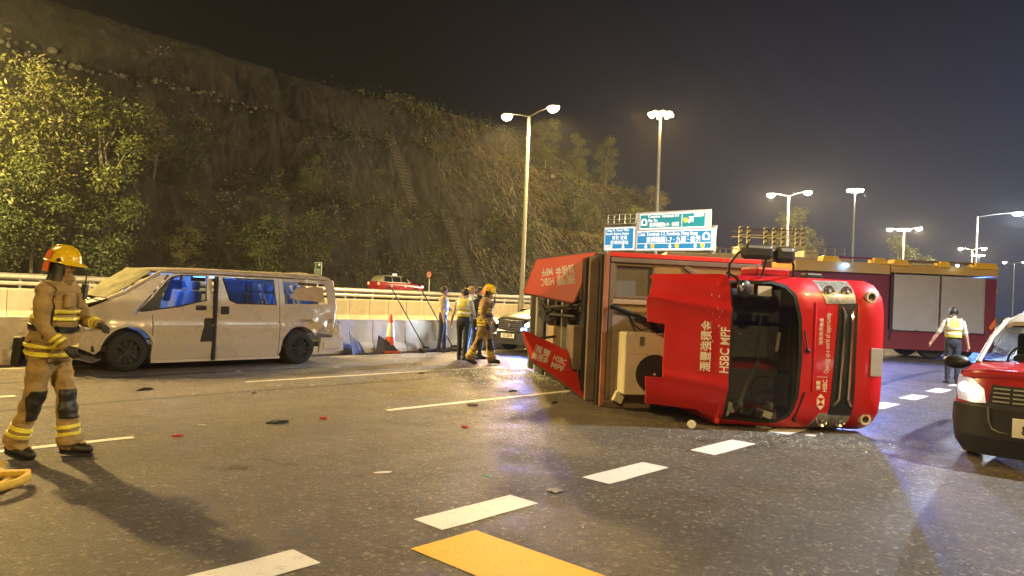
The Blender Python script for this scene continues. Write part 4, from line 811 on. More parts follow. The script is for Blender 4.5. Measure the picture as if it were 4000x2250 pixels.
# grille, chrome bars, lamps
b = MB(); b.plate([(-.93, .585), (.53, .565), (.52, .82), (-.92, .90)], [], lambda x, z: (x, fy(x, z) - .010, z), lambda x, z: (x, fy(x, z) + .0, z), .15); gr_ = b.build('grille', M_PLAST, lorry, 35)
for z0, z1 in ((.795, .745), (.665, .645)):
    b = MB(); N = 14; pts = [Vector((x, fy(x, .7) - .03 + (.015 if k in (0, N) else 0), z0 + (z1 - z0) * k / N + (.06 if k == 0 else (.03 if k == N else 0)) * (1 if z0 > .7 else -1))) for k, x in enumerate([-.80 + 1.28 * k / N for k in range(N + 1)])]
    b.tube(pts, .020, 6); b.build('chrome_bar', M_CHROME, gr_, 50)
for sx, Q in ((1, [(.815, 1.10), (.825, .615), (.535, .585), (.515, .985)]), (-1, [(-.90, 1.02), (-.90, .60), (-1.105, .60), (-1.11, 1.12)])):
    b = MB(); b.plate(Q, [], lambda x, z: (x, fy(x, z) - .006, z), lambda x, z: (x, fy(x, z) + .012, z), .1); hl = b.build('headlight', mat('headlight_shell', (.40, .38, .33), .35, .15, var=.45, scale=14), lorry, 35)
    mx_ = sum(p[0] for p in Q) / 4; mz_ = sum(p[1] for p in Q) / 4
    for dz in (-.13, .12):
        b = MB(); b.lathe([(.085, .0), (.075, -.015), (.03, .012), (.002, .014)], (mx_, fy(mx_, mz_) - .008, mz_ + dz), (0, 1, 0), 16); b.ell((mx_, fy(mx_, mz_) - .02, mz_ + dz), .026, 8, 6); b.build('reflector_bowl', M_LAMPR, hl, 50)
    b = MB(); b.plate([(mx_ + (x - mx_) * .98, mz_ + (z - mz_) * .98) for x, z in Q], [], lambda x, z: (x, fy(x, z) - .035, z), lambda x, z: (x, fy(x, z) - .030, z), .1); b.build('headlight_glass', M_LGLASS, hl, 35)
def by(x, z): return -.075 + .30 * abs((x - XC) / XH) ** 6 + 1.3 * (z - .38) ** 2
b = MB(); BO = [(-1.07, .25), (-.9, .215), (.62, .20), (.78, .235), (.84, .34), (.845, .5), (.81, .57), (-1.08, .57), (-1.135, .5), (-1.13, .34)]
b.plate(BO, [], lambda x, z: (x, by(x, z), z), lambda x, z: (x, by(x, z) + .12, z), .09); bump_ = b.build('bumper', M_RED, lorry, 40)
for x in (.625, -.965):
    b = MB(); b.lathe([(.078, .02), (.074, -.035), (.05, -.035), (.047, .01)], (x, by(x, .39), .39), (0, 1, 0), 20); fg = b.build('fog_light', M_CREAM, bump_, 40)
    b = MB(); b.lathe([(.05, -.022), (.03, -.012), (.001, -.008)], (x, by(x, .39), .39), (0, 1, 0), 16); b.build('fog_lens', M_PLAST, fg)
MB().box((-.215, by(-.2, .33) - .02, .325), (.36, .012, .165)).build('number_plate', M_PLATEY, bump_, bevel=.006)
for a_, e_ in (((.16, 1.30), (-.10, 1.25)), ((-.62, 1.26), (-1.0, 1.35))):
    b = MB(); b.tube([(a_[0], fy(*a_) - .03, a_[1]), (e_[0], fy(*e_) - .03, e_[1])], .011, 6); b.ell((e_[0], fy(*e_) - .02, e_[1] - .01), .03, 8, 5); b.build('wiper', M_BLACK, lorry, 60)
b = MB(); b.prism([(-.62, fy(0, 1.15) - .002, 1.17), (-.62, fy(0, 1.15) - .03, 1.155), (-.62, fy(0, 1.15) - .002, 1.125)], (1.15, 0, 0)); b.build('panel_crease', M_RED, lorry, bevel=.006)
# lettering on the front band
def ft(name, x, z, s, t_, al='LEFT', bold=True, sx=1.0, m=M_WLET): text(name, t_, s, m, lorry, frame((x, fy(x, z) - .004, z), (1, 0, 0), (0, 0, 1)), al, bold, sx, .003)
ft('lettering', -.625, .975, .088, 'HSBC', sx=.75); ft('lettering', -.60, 1.065, .062, '滙豐'); ft('lettering', -.385, .965, .092, 'Opening up a world of opportunity', bold=False, sx=.595); ft('lettering', -.02, 1.055, .058, '滙聚無限機遇', bold=False)
MB().box((-.43, fy(0, 1) - .004, 1.02), (.006, .004, .15)).build('divider_line', M_WLET, lorry)
b = MB(); hx = [(-.105, 0), (-.05, .052), (.05, .052), (.105, 0), (.05, -.052), (-.05, -.052)]; b.prism([(-.75 + x, fy(-.75, 1) - .006, 1.025 + z) for x, z in hx], (0, .004, 0)); lg = b.build('hexagon_emblem', M_WLET, lorry)
for q in ((-1, 1), (1, 1)):
    MB().prism([(-.75 + q[0] * x, fy(-.75, 1) - .010, 1.025 + z) for x, z in ((.05, .052), (.05, -.052), (.0, 0))], (0, .0035, 0)).build('emblem_triangle', M_RED, lg)
# wind deflector above the cab
def dy(x, z): return .02 + (z - 2.15) * .92 + .20 * abs((x + .06) / .95) ** 5 - .05 * math.exp(-((x - .38 - (z - 2.3) * .18) / .05) ** 2) - .03 * math.exp(-((x + .60 + (z - 2.3) * -.12) / .06) ** 2)
DO = [(.845, 2.30), (.84, 2.5), (.83, 3.0), (.54, 3.07), (.51, 3.10), (.17, 3.08), (.15, 2.89), (-.57, 2.90), (-.58, 3.08), (-.96, 3.03), (-.955, 2.50), (-1.09, 2.30), (-1.10, 2.245), (.80, 2.245)]
b = MB(); b.plate(DO, [], lambda x, z: (x, dy(x, z), z), lambda x, z: (x, dy(x, z) + .035, z), .065); df = b.build('wind_deflector', M_RED, lorry, 40)
for sx in (.81, -.93):
    b = MB(); b.add([(sx, dy(sx, 2.3), 2.3), (sx, dy(sx, 2.98), 2.98), (sx, 1.25, 2.95), (sx, 1.25, 2.3), (sx - .03, dy(sx, 2.3) + .04, 2.3), (sx - .03, dy(sx, 2.98) + .04, 2.98), (sx - .03, 1.25, 2.95), (sx - .03, 1.25, 2.3)], [(0, 1, 2, 3), (7, 6, 5, 4), (0, 4, 5, 1), (1, 5, 6, 2), (2, 6, 7, 3), (3, 7, 4, 0)]); b.build('deflector_side', M_RED, df)
sl = Vector((0, .92, 1)).normalized()
for z, s, t_, sx in ((2.47, .155, '滙豐強積金', .86), (2.29, .165, 'HSBC MPF', .80)): text('lettering', t_, s, M_WLET, df, frame((-.435, dy(-.1, z) - .012, z), (1, 0, 0), sl), 'LEFT', True, sx, .003)
for i in range(12):
    x = random.uniform(-.1, .75); z = 2.33 + abs(random.gauss(0, .06)); s = random.uniform(.006, .018); b = MB(); b.box((x, dy(x, z) - .004, z), (s * 2.2, .004, s * .5), Matrix.Rotation(random.uniform(-1, 1), 3, 'Y')); b.build('paint_chip', M_CREAM, df)
# mirrors and arms on the upper side
b = MB(); b.box((1.14, .10, 1.93), (.19, .16, .40)); b.build('mirror', M_PLAST, lorry, bevel=.05); b = MB(); b.box((1.12, .12, 1.55), (.21, .18, .27)); b.build('mirror', M_PLAST, lorry, bevel=.06)
b = MB(); b.tube([(.8, .3, 2.2), (.98, .2, 2.25), (1.12, .15, 2.16), (1.22, .14, 1.9), (1.2, .14, 1.5), (1.0, .2, 1.36), (.84, .3, 1.3)], .017, 6); b.tube([(.84, .3, 1.75), (1.05, .2, 1.75)], .014, 6); b.build('mirror_arm', M_PLAST, lorry, 60)
b = MB(); b.ell((.66, fy(.6, 2.1) - .13, 2.10), (.12, .05, .10), 14, 8); b.tube([(.86, .28, 2.24), (.80, .1, 2.2), (.70, .1, 2.12)], .02, 6); b.build('kerb_mirror', M_PLAST, lorry, 50); MB().ell((.68, fy(.6, 2.1) - .17, 2.15), (.055, .02, .035), 10, 6).build('mirror_glass', M_CHROME, lorry, 50)
b = MB(); b.box((.87, .35, 1.02), (.10, .16, .24)); b.build('door_handle', M_PLAST, lorry, bevel=.03)
b = MB(); b.box((.93, 1.0, 1.35), (.12, .5, .5)); b.build('tool_locker', M_RED, lorry, bevel=.03)
# box body
M_WORN = mat('worn_red_brown', (.30, .12, .08), .6, var=.3, scale=4)
BW = 1.145
b = MB(); b.box((0, 4.42, 2.19), (2 * BW - .02, 4.94, 2.46)); b.build('box_body', M_TAN, lorry)
b = MB(); b.plate([(-BW, .96), (BW, .96), (BW, 3.43), (-BW, 3.43)], [[(.50, 2.68), (.98, 2.68), (.98, 3.27), (.50, 3.27)]], lambda x, z: (x, 1.93, z), (0, -.03, 0), 9); b.build('front_wall', M_TAN, lorry)
MB().box((.74, 1.945, 2.975), (.5, .02, .62)).build('wall_panel', M_GREYP, lorry)
b = MB()
for p0, p1 in (((.50, 2.68), (.98, 2.68)), ((.98, 2.68), (.98, 3.27)), ((.98, 3.27), (.50, 3.27)), ((.50, 3.27), (.50, 2.68))): b.bar((p0[0], 1.89, p0[1]), (p1[0], 1.89, p1[1]), .035, .035)
b.build('panel_frame', M_BROWN, lorry)
for (p0, p1, w, m) in (((-BW, 3.41), (BW, 3.41), .06, M_WORN), ((BW - .02, .96), (BW - .02, 3.37), .035, M_RED2), ((BW - .10, .96), (BW - .10, 3.36), .07, M_BROWN), ((.42, 2.3), (.42, 3.36), .06, M_TAN), ((-BW + .02, .96), (-BW + .02, 3.37), .07, M_BROWN), ((-BW + .1, 3.33), (BW - .15, 3.33), .06, M_BROWN), ((.2, .98), (1.0, 2.2), .05, M_BROWN)):
    b = MB(); b.bar((p0[0], 1.87, p0[1]), (p1[0], 1.87, p1[1]), .07, w, upv=(0, 1, 0)); b.build('frame_rail', m, lorry, bevel=.008)
# air conditioner outdoor unit on the front wall
ac = MB().box((-.46, 1.62, 2.80), (.90, .44, .84)).build('aircon_unit', M_CREAM, lorry, bevel=.03)
MB().box((-.17, 1.39, 2.80), (.30, .015, .72)).build('unit_panel', M_CREAM, ac, bevel=.006); MB().box((-.13, 1.375, 2.98), (.13, .012, .07)).build('unit_badge', M_GREYP, ac)
b = MB(); b.lathe([(.28, .0), (.28, -.022), (.255, -.022), (.25, -.008), (.02, -.006)], (-.60, 1.40, 2.77), (0, 1, 0), 28); b.build('fan_opening', M_DARK, ac, 40)
for k in range(3):
    a = 2 * math.pi * k / 3 + .5; d = Vector((math.cos(a), 0, math.sin(a))); e = Vector((-d.z, 0, d.x)); c = Vector((-.60, 1.380, 2.77)); b = MB(); b.prism([c + d * .04 - e * .03, c + d * .22 - e * .09, c + d * .23 + e * .08, c + d * .05 + e * .04], (0, .008, 0)); b.build('fan_blade', M_PLAST, ac)
for pts, r in (([(.35, 1.8, 3.35), (.28, 1.7, 3.15), (.22, 1.7, 2.95), (.12, 1.65, 2.75), (-.02, 1.62, 2.62)], .035), ([(.25, 1.75, 3.1), (.10, 1.6, 3.05), (.02, 1.55, 2.95), (.06, 1.5, 2.8), (-.01, 1.55, 2.7)], .014), ([(.18, 1.75, 3.0), (.16, 1.7, 2.7), (.14, 1.72, 2.5), (.2, 1.75, 2.3)], .01)):
    b = MB(); b.tube([Vector(p) for p in pts], r, 8); b.build('hose', M_BLACK, lorry, 60)
b = MB(); b.box((-.98, 1.7, 3.2), (.16, .1, .14), Matrix.Rotation(.4, 3, 'Y')); b.build('bent_bracket', M_CREAM, lorry, bevel=.01)
# roof: dark covering, ribs, cable runs
MB().box((0, 4.42, 3.44), (2 * BW - .04, 4.9, .05)).build('roof_cover', mat('roof_dark', (.03, .027, .026), .5, var=.5, scale=2), lorry)
for y, w, hh, m in ((2.15, .10, .14, M_BROWN), (2.75, .22, .08, M_PLAST), (3.4, .12, .16, M_DARK), (4.1, .10, .12, M_STEEL), (4.7, .2, .10, M_PLAST), (5.2, .10, .16, M_STEEL), (5.7, .16, .14, M_PLAST), (6.15, .14, .2, M_STEEL), (6.75, .16, .22, M_POLE)):
    b = MB(); b.box((0, y, 3.46 + hh / 2), (2 * BW - .1, w, hh)); b.build('roof_rib', m, lorry, bevel=.01)
b = MB(); b.box((-.35, 2.95, 3.58), (.7, .5, .2)); b.build('junction_box', M_BROWN, lorry, bevel=.02)
b = MB(); b.box((-.5, 4.4, 3.6), (.85, .55, .22)); b.build('junction_box', M_TAN, lorry, bevel=.02)
for k in range(7):
    y0 = random.uniform(2.3, 3.2); pts = [Vector((.25 + random.uniform(-.2, .2), y0, 3.62)), Vector((.1 + random.uniform(-.2, .2), y0 + .9, 3.75 + random.uniform(0, .15))), Vector((random.uniform(-.1, .2), y0 + 1.8, 3.72)), Vector((.2 + random.uniform(-.2, .2), y0 + 2.9, 3.64))]
    b = MB(); b.tube(pts, random.uniform(.012, .028), 6); b.build('cable', M_BLACK, lorry, 60)
# red sign boards swung off the roof
def board(name, W4, txt, flip, size, at, along, label):
    W4 = [Vector(p) for p in W4]; pn = (W4[1] - W4[0]).cross(W4[2] - W4[0]); dv = W4[3] - Vector((0, 0, 1.6)); W4[3] = Vector((0, 0, 1.6)) + dv * (pn.dot(W4[0] - Vector((0, 0, 1.6))) / pn.dot(dv))
    Q = [MLi @ p for p in W4]; n_ = (Q[1] - Q[0]).cross(Q[3] - Q[0]).normalized(); cam_l = MLi @ Vector((0, 0, 1.6))
    if n_.dot(cam_l - Q[0]) < 0: n_ = -n_
    b = MB(); b.prism(Q, -n_ * .03); o = b.build(name, M_RED2, lorry, bevel=.006); o['label'] = label
    b = MB(); c = [q - n_ * .035 for q in Q]
    for i in range(4): b.bar(c[i].lerp(c[(i + 1) % 4], .03), c[i].lerp(c[(i + 1) % 4], .97), .03, .04)
    b.build('board_frame', M_BROWN, o)
    xd = (Q[along[1]] - Q[along[0]]).normalized(); yd = n_.cross(xd); p = Q[0] * (1 - at[0]) * (1 - at[1]) + Q[1] * at[0] * (1 - at[1]) + Q[2] * at[0] * at[1] + Q[3] * (1 - at[0]) * at[1] + n_ * .004
    M = frame(p, xd, yd); dx = 0
    for t_, s, ox, oy, sx in txt: text('lettering', t_, s, M_WLET, o, M @ Matrix.Translation((ox, oy, 0)), 'LEFT', True, sx, .002)
board('sign_board', [(.38, 12.15, 2.205), (1.33, 12.05, 2.36), (1.01, 12.0, 1.52), (.19, 12.05, 1.65)], [('滙豐', .17, -.30, .075, .95), ('強積金', .17, -.30, -.085, .63), ('HSBC', .17, .06, .075, .52), ('MPF', .17, .06, -.085, .62)], True, .2, (.49, .47), (1, 0), 'upper red sign board with pale lettering upside down')
board('sign_board', [(.20, 12.1, 1.055), (1.02, 12.15, .71), (1.21, 11.72, .04), (.37, 11.75, .60)], [('滙豐', .15, -.40, .07, .95), ('強積金', .15, -.40, -.075, .63), ('HSBC', .16, -.06, .06, .60), ('MPF', .16, -.06, -.085, .8)], False, .2, (.56, .52), (0, 1), 'lower red sign board with pale lettering, one corner on the road')
for p0, p1 in (((.95, 12.2, 2.2), (1.6, 13.2, 2.1)), ((.9, 12.15, 1.6), (1.5, 12.6, 1.5)), ((.95, 12.2, .75), (1.5, 12.6, .9)), ((.4, 12.1, .9), (.9, 13.5, .9)), ((.5, 12.2, 1.8), (1.0, 14.0, 1.8))):
    b = MB(); b.tube([MLi @ Vector(p0), MLi @ Vector(p1)], .022, 6); b.build('board_strut', M_PLAST, lorry)
# chassis and wheels
b = MB()
for x in (-.38, .38): b.box((x, 4.0, .78), (.09, 5.6, .22))
for y in (1.6, 3.2, 5.0, 6.6): b.box((0, y, .78), (.7, .1, .16))
b.build('chassis', M_PLAST, lorry, bevel=.01)
for y, ws in ((.95, (-.86, .66)), (5.3, (-.80, .80))):
    for x in ws:
        tb = MB(); r, w = .39, .22 if y < 2 else .46; tb.lathe([(r * .6, -w / 2), (r * .93, -w / 2), (r, -w * .36), (r, w * .36), (r * .93, w / 2), (r * .6, w / 2)], (x, y, .39), (1, 0, 0), 26); t = tb.build('wheel', M_TYRE, lorry, 50)
        rb = MB(); s = 1 if x > 0 else -1; rb.lathe([(r * .61, s * w * .45), (r * .5, s * w * .2), (r * .3, s * w * .1), (r * .22, s * w * .3), (.001, s * w * .3)], (x, y, .39), (1, 0, 0), 20); rb.build('rim', M_STEEL, t, 40)
# ---------------------------------------------------------------- wrecked pale van against the barrier
M_VAN = mat('van_champagne', (0.52, 0.465, 0.395), .28, .15, var=.05, scale=1.6, coat=.6); M_VAN2 = mat('van_white_bare', (0.52, 0.47, 0.42), .4, var=.08); M_CRAZE = mat('crazed_glass', (0.10, 0.10, 0.045), .75, var=.6, scale=5, bump=.3, bscale=60, spec=.12)
M_SGLASS = glass_mat('side_glass', (.62, .66, .74), .10, .02); M_BLUEC = mat('blue_lit_cloth', (0.10, 0.25, 0.60), .7, var=.25, scale=7); M_CURT = mat('torn_board', (.42, .33, .24), .8, var=.15)
van = thing('van', 'crashed pale van with torn rear window and crushed nose resting beside the low barrier', 'van', uv(0, 13.40), RZ)
VW = 1.70
def vy(x, z):
    y = float(np.interp(z, [.15, .45, .78, .84, 1.22, 1.72, 1.82], [.05, .008, -.012, .018, .045, .15, .20]))
    return y + .28 * max(0, (4.75 - x) / .65) ** 2
def crump(x, z):
    k = max(0, min(1, (x - 7.95) / .35)) * (1 if z < .9 else .25); return k * (.17 * (mnoise.noise(Vector((x * 2.6, z * 2.9, 3.1)))) + .16 * abs(((x * 1.9 + z * 2.3) % 1) - .5))
def side(name, poly, holes, m, far=False, L=.11, off=0, parent=van, cr=True):
    f = (lambda x, z: (x, VW - vy(x, z) - off, z)) if far else (lambda x, z: (x, vy(x, z) + off + (crump(x, z) if cr else 0), z))
    g = (lambda x, z: (x, VW - vy(x, z) - off - .035, z)) if far else (lambda x, z: (x, vy(x, z) + off + .035 + (crump(x, z) if cr else 0), z))
    b = MB(); b.plate(poly, holes, f, g, L); return b.build(name, m, parent, 30)
AF, AR = (4.95, .345), (8.29, .35)
fend = [(4.22, .42), (4.14, .62), (4.14, .85), (4.22, 1.02), (4.50, 1.16), (4.66, 1.24), (4.90, 1.36), (5.20, 1.55), (5.52, 1.70), (5.62, 1.715), (5.06, 1.045), (5.02, .99), (5.335, .99), (5.335, .60)] + arch(*AF, .425, 22, 176, 14) + [(4.45, .30)]
FW = [(5.14, 1.04), (5.62, 1.60), (5.70, 1.66), (5.86, 1.70), (6.33, 1.705), (6.30, 1.26), (5.80, 1.14)]; SW = [(6.64, 1.69), (7.70, 1.695), (7.73, 1.215), (6.90, 1.215), (6.76, 1.27)]; QW = [(7.89, 1.68), (8.88, 1.66), (8.97, 1.25), (8.6, 1.235), (7.93, 1.225)]
fdoor = [(5.35, .19), (6.43, .19), (6.43, 1.735), (5.84, 1.735), (5.66, 1.70), (5.09, 1.035), (5.08, 1.0), (5.35, .985)]
sdoor = [(6.50, .19), (7.80, .19), (7.80, 1.735), (6.50, 1.735)]
quar = [(7.815, .19), (7.868, .30)] + arch(*AR, .425, 178, 30, 14) + [(8.72, .62), (8.86, .66), (9.02, .60), (9.10, .72), (9.08, .95), (9.13, 1.2), (9.13, 1.60), (9.06, 1.735), (7.815, 1.735)]
for far in (False, True):
    side('fender', fend, [], M_VAN, far); side('front_door', fdoor, [FW], M_VAN, far); side('sliding_door', sdoor, [SW], M_VAN, far); side('quarter_panel', quar, [] if far else [QW], M_VAN, far, .13)
    side('sill', [(5.36, .13), (7.86, .13), (7.86, .185), (5.36, .185)], [], M_VAN2, far)
    if not far:
        side('door_glass', FW, [], M_SGLASS, far, .5, .02); side('sliding_glass', SW, [], M_SGLASS, far, .5, .02)
b = MB(); b.tube([(x, vy(x, z) - .004, z) for x, z in SW + SW[:1]], .012, 6); b.tube([(x, vy(x, z) - .004, z) for x, z in FW + FW[:1]], .012, 6); b.build('window_seal', M_BLACK, van)
side('quarter_trim', [(5.08, 1.03), (5.66, 1.60), (5.50, 1.32), (5.45, 1.10)], [], M_PLAST, False, .3, -.006)
side('torn_panel', [(8.07, 1.42), (8.18, 1.46), (8.15, 1.51), (8.24, 1.52), (8.3, 1.58), (8.5, 1.57), (8.62, 1.6), (8.86, 1.58), (8.90, 1.26), (8.6, 1.29), (8.2, 1.31), (8.05, 1.36), (8.13, 1.38)], [], M_CURT, False, .12, .05)
side('wheel_arch_lip', arch(*AF, .47, 15, 165, 16) + list(reversed(arch(*AF, .428, 15, 165, 16))), [], M_VAN2, False, .12, -.022, cr=False)
side('dark_hole', [(6.20, .50), (6.42, .50), (6.42, .93), (6.28, .93)], [], M_DARK, False, .1, -.02)
b = MB(); b.box((6.465, .03, .93), (.05, .10, 1.56)); b.build('door_pillar', M_DARK, van)
for x, z, w, h in ((6.20, 1.12, .20, .085), (6.66, 1.08, .16, .15)):
    b = MB(); b.box((x, vy(x, z) - .012, z), (w, .04, h)); b.build('door_handle', M_PLAST, van, bevel=.018)
side('body_line', [(5.36, .795), (7.80, .815), (7.80, .80), (5.36, .78)], [], M_VAN2, False, .3, -.012)
def roofz(x, y): t = (y - VW / 2) / .70; return float(np.interp(x, [5.3, 5.7, 6.4, 8.2, 8.75, 9.05], [1.765, 1.80, 1.825, 1.83, 1.85, 1.775])) + .035 * (1 - t * t) + .02 * mnoise.noise(Vector((x * 2, y * 2, 1))) * (1 if x > 8 else .1)
b = MB(); b.plate([(5.33, .30), (5.6, .19), (9.05, .19), (9.12, .4), (9.12, VW - .4), (9.05, VW - .19), (5.6, VW - .19), (5.33, VW - .30)], [], lambda x, y: (x, y, roofz(x, y)), lambda x, y: (x, y, roofz(x, y) - .03), .14); b.build('roof', M_VAN, van, 40)
b = MB(); b.tube([(5.5, .185, 1.745), (6.0, .18, 1.77), (7.5, .18, 1.775), (8.9, .18, 1.77), (9.08, .2, 1.72)], .024, 8); b.build('roof_gutter', M_VAN2, van, 50)
W4 = lambda s, t: Vector((4.63 + .74 * t, .10 + .13 * t + (VW - .20 - .26 * t) * s - 0, 1.245 + .52 * t)) + Vector((-.10, 0, .04)) * (4 * s * (1 - s))
b = MB(); b.plate([(0, 0), (1, 0), (1, 1), (0, 1)], [], lambda s, t: W4(s, t) + Vector((-.02, 0, .02)) * mnoise.noise(Vector((s * 6, t * 5, 0))), (.01, 0, -.012), .12); b.build('windscreen', M_CRAZE, van, 60)
b = MB(); b.tube([(4.60, .06, 1.235), (4.90, .08, 1.37), (5.22, .13, 1.57), (5.5, .18, 1.74)], .035, 8); b.build('windscreen_pillar', M_VAN, van, 60)
# crushed nose
def hood(x, y): return 1.02 + (x - 4.12) * .46 + .035 * mnoise.noise(Vector((x * 4, y * 3.2, 7))) + .05 * abs(((y * 2.2 + x * 2) % 1) - .5)
b = MB(); b.plate([(4.05, .25), (4.63, .04), (4.66, VW - .05), (4.10, VW - .3)], [], lambda x, y: (x, y, hood(x, y)), (0, 0, -.03), .1); b.build('bonnet', mat('crumpled_bonnet', (.035, .032, .028), .45, var=.6, scale=5), van, 25)
b = MB(); b.plate([(.18, .35), (VW - .2, .35), (VW - .2, 1.0), (.18, 1.0)], [], lambda y, z: (4.13 + .10 * mnoise.noise(Vector((y * 4, z * 5, 2))), y, z), (.05, 0, 0), .12); b.build('broken_grille', M_DARK, van, 20)
for i in range(14):
    y = random.uniform(.05, .6); z = random.uniform(.72, 1.0); b = MB(); b.box((4.10 + random.uniform(-.05, .12), y, z), (random.uniform(.03, .08), random.uniform(.05, .2), random.uniform(.02, .06)), Matrix.Rotation(random.uniform(-.6, .6), 3, 'X') @ Matrix.Rotation(random.uniform(-.5, .5), 3, 'Z'))
    b.build('lamp_fragment', random.choice([M_CHROME, mat('lamp_red', (.5, .03, .03), .25, var=.1), M_PAPER, M_PLAST]), van)
MB().box((4.30, -.015, .80), (.10, .02, .12)).build('white_sticker', M_PLATE, van)
b = MB(); b.tube([(4.05, .1, .38), (4.0, .6, .33), (4.06, 1.2, .36)], .06, 8); b.build('bumper_beam', M_STEEL, van, 60)
b = MB(); b.plate([(3.9, .0), (4.5, -.05), (4.55, .35), (3.95, .5)], [], lambda x, y: (x, y, .24 + .08 * mnoise.noise(Vector((x * 4, y * 4, 9)))), (0, 0, -.02), .12); b.build('torn_bumper', M_GREYP, van, 30)
# rear: missing tailgate, hanging bumper
b = MB(); b.plate([(8.72, .24), (9.36, .24), (9.34, .52), (8.76, .54)], [], lambda x, z: (x, -.02 + .20 * max(0, x - 9.1), z + (x - 8.7) * .02), (0, .05, 0), .12); bp_ = b.build('rear_bumper', M_VAN2, van, 30)
b = MB(); b.box((9.36, .85, .42), (.09, 1.5, .30)); b.build('bumper_face', M_VAN2, bp_, bevel=.03); MB().box((9.02, -.035, .38), (.42, .02, .16)).build('bumper_recess', M_VAN2, bp_, bevel=.008)
b = MB(); b.plate([(9.05, .52), (9.34, .54), (9.26, .80), (9.12, .86)], [], lambda x, z: (x, .02 + .05 * mnoise.noise(Vector((x * 8, z * 8, 0))), z), (0, .03, 0), .08); b.build('bent_corner', M_VAN2, van, 20)
for y in (.14, VW - .14): b = MB(); b.tube([(9.10, y, .6), (9.14, y - .02, 1.2), (9.08, y + .05, 1.74)], .045, 8); b.build('rear_pillar', M_VAN2, van, 60)
b = MB(); b.box((6.75, VW / 2, .40), (4.7, VW - .16, .1)); b.box((4.75, VW / 2, .85), (.5, VW - .3, .75)); b.build('cabin_floor', M_DARK, van)
for x, ys, m in ((5.95, (.45, 1.22), M_SEAT), (6.95, (.42, .88, 1.3), M_SEAT), (7.75, (.42, .88, 1.3), M_SEAT), (8.5, (.45, .9, 1.3), M_SEAT)):
    for y in ys:
        b = MB(); b.box((x, y, .70), (.48, .42, .16)); b.box((x + .26, y, 1.08), (.13, .42, .68), Matrix.Rotation(.16, 3, 'Y')); b.box((x + .33, y, 1.52), (.09, .24, .17)); b.build('seat', m, van, bevel=.04)
b = MB(); b.plate([(6.75, 1.15), (7.42, 1.15), (7.42, 1.66), (6.75, 1.66)], [], lambda x, z: (x, .42 + .03 * math.sin(x * 24), z), (0, .015, 0), .08); b.build('blue_lit_sheet', M_BLUEC, van, 60)  # blue light in the windows is put into the cloth colour
MB().box((7.1, VW - .30, 1.70), (.9, .05, .03)).build('added_blue_strip', emis('blue_interior', (.12, .35, 1.0), 10), van); light((7.05, .75, 1.66), 80, (.10, .30, 1.0), van, .05); light((5.9, .9, 1.62), 40, (.12, .30, 1.0), van, .05)  # glow strip and two blue lights added to brighten the van windows
b = MB(); b.plate([(5.72, 1.22), (5.84, 1.22), (5.9, 1.45), (6.15, 1.48), (6.12, 1.60), (5.86, 1.62), (5.80, 1.55)], [], lambda x, z: (x, .55 + .03 * math.sin(x * 30), z), (0, .015, 0), .08); b.build('blue_lit_sheet', M_BLUEC, van, 60)
b = MB(); [b.box((5.42 + random.uniform(-.12, .2), .5 + random.uniform(-.1, .2), 1.12 + random.uniform(-.06, .34)), (random.uniform(.05, .2), .1, random.uniform(.02, .08))) for _ in range(9)]; b.build('dashboard_debris', M_CREAM, van); van.children[-1]['kind'] = 'stuff'
b = MB(); ring = [Vector((5.35 + .1 * math.sin(a), 1.2 + .18 * math.cos(a), 1.12 + .16 * math.sin(a))) for a in [2 * math.pi * i / 18 for i in range(19)]]; b.tube(ring, .016, 6); b.build('steering_wheel', M_PLAST, van, 60)
for (x, z) in (AF, AR):
    for y, s in ((.10, -1), (VW - .10, 1)): wheel(van, (x, y, .335), .335, .21, s, 10)
for (x, z) in (AF, AR): b = MB(); b.cyl((x, .2, z), (x, VW - .2, z), .40, n=20); b.build('wheel_well', M_DARK, van)

# ---------------------------------------------------------------- cars lofted from stations along the length
def car_shell(name, st, mats, parent, sub=1, cap_mi=0):
    """st: (x, zbot, wsill, wbelt, zbelt, wroof, ztop)"""
    b = MB(); rings = []
    for x, zb, ws, wb, zbelt, wr, zt in st:
        h = [(ws * .80, zb), (ws, zb + .10), (wb, zb + (zbelt - zb) * .55), (wb * .985, zbelt), (wr, zt - .05), (wr * .86, zt)]
        rings.append([Vector((x, -y, z)) for y, z in h] + [Vector((x, 0, zt + .02))] + [Vector((x, y, z)) for y, z in reversed(h)] + [Vector((x, 0, zb))])
    b.loft(rings); return b.build(name, mats, parent, 45, sub=sub)
def quad_glass(name, pts, m, parent, th=.006, n=None):
    P = [Vector(p) for p in pts]; nn = (P[1] - P[0]).cross(P[-1] - P[0]).normalized(); b = MB(); b.prism(P, nn * th); return b.build(name, m, parent)
M_GREYC = mat('dark_grey_car', (0.045, 0.042, 0.036), .25, .5, var=.06, scale=2, coat=.5); M_TAXR = mat('taxi_red', (0.36, 0.018, 0.022), .28, var=.05, scale=1.5, coat=.5); M_TAXS = mat('taxi_silver', (0.42, 0.38, 0.32), .4, .3, var=.05, coat=.3)
M_DGLASS = mat('dark_car_glass', (.012, .014, .018), .06, var=0, spec=.8); M_HLON = emis('headlight_on', (0.75, 0.92, 1.0), 9); M_BLON = emis('blue_flasher', (0.08, 0.25, 1.0), 32); M_BUMP = mat('bumper_grey_plastic', (0.017, 0.018, 0.023), .5, var=.2, scale=4)

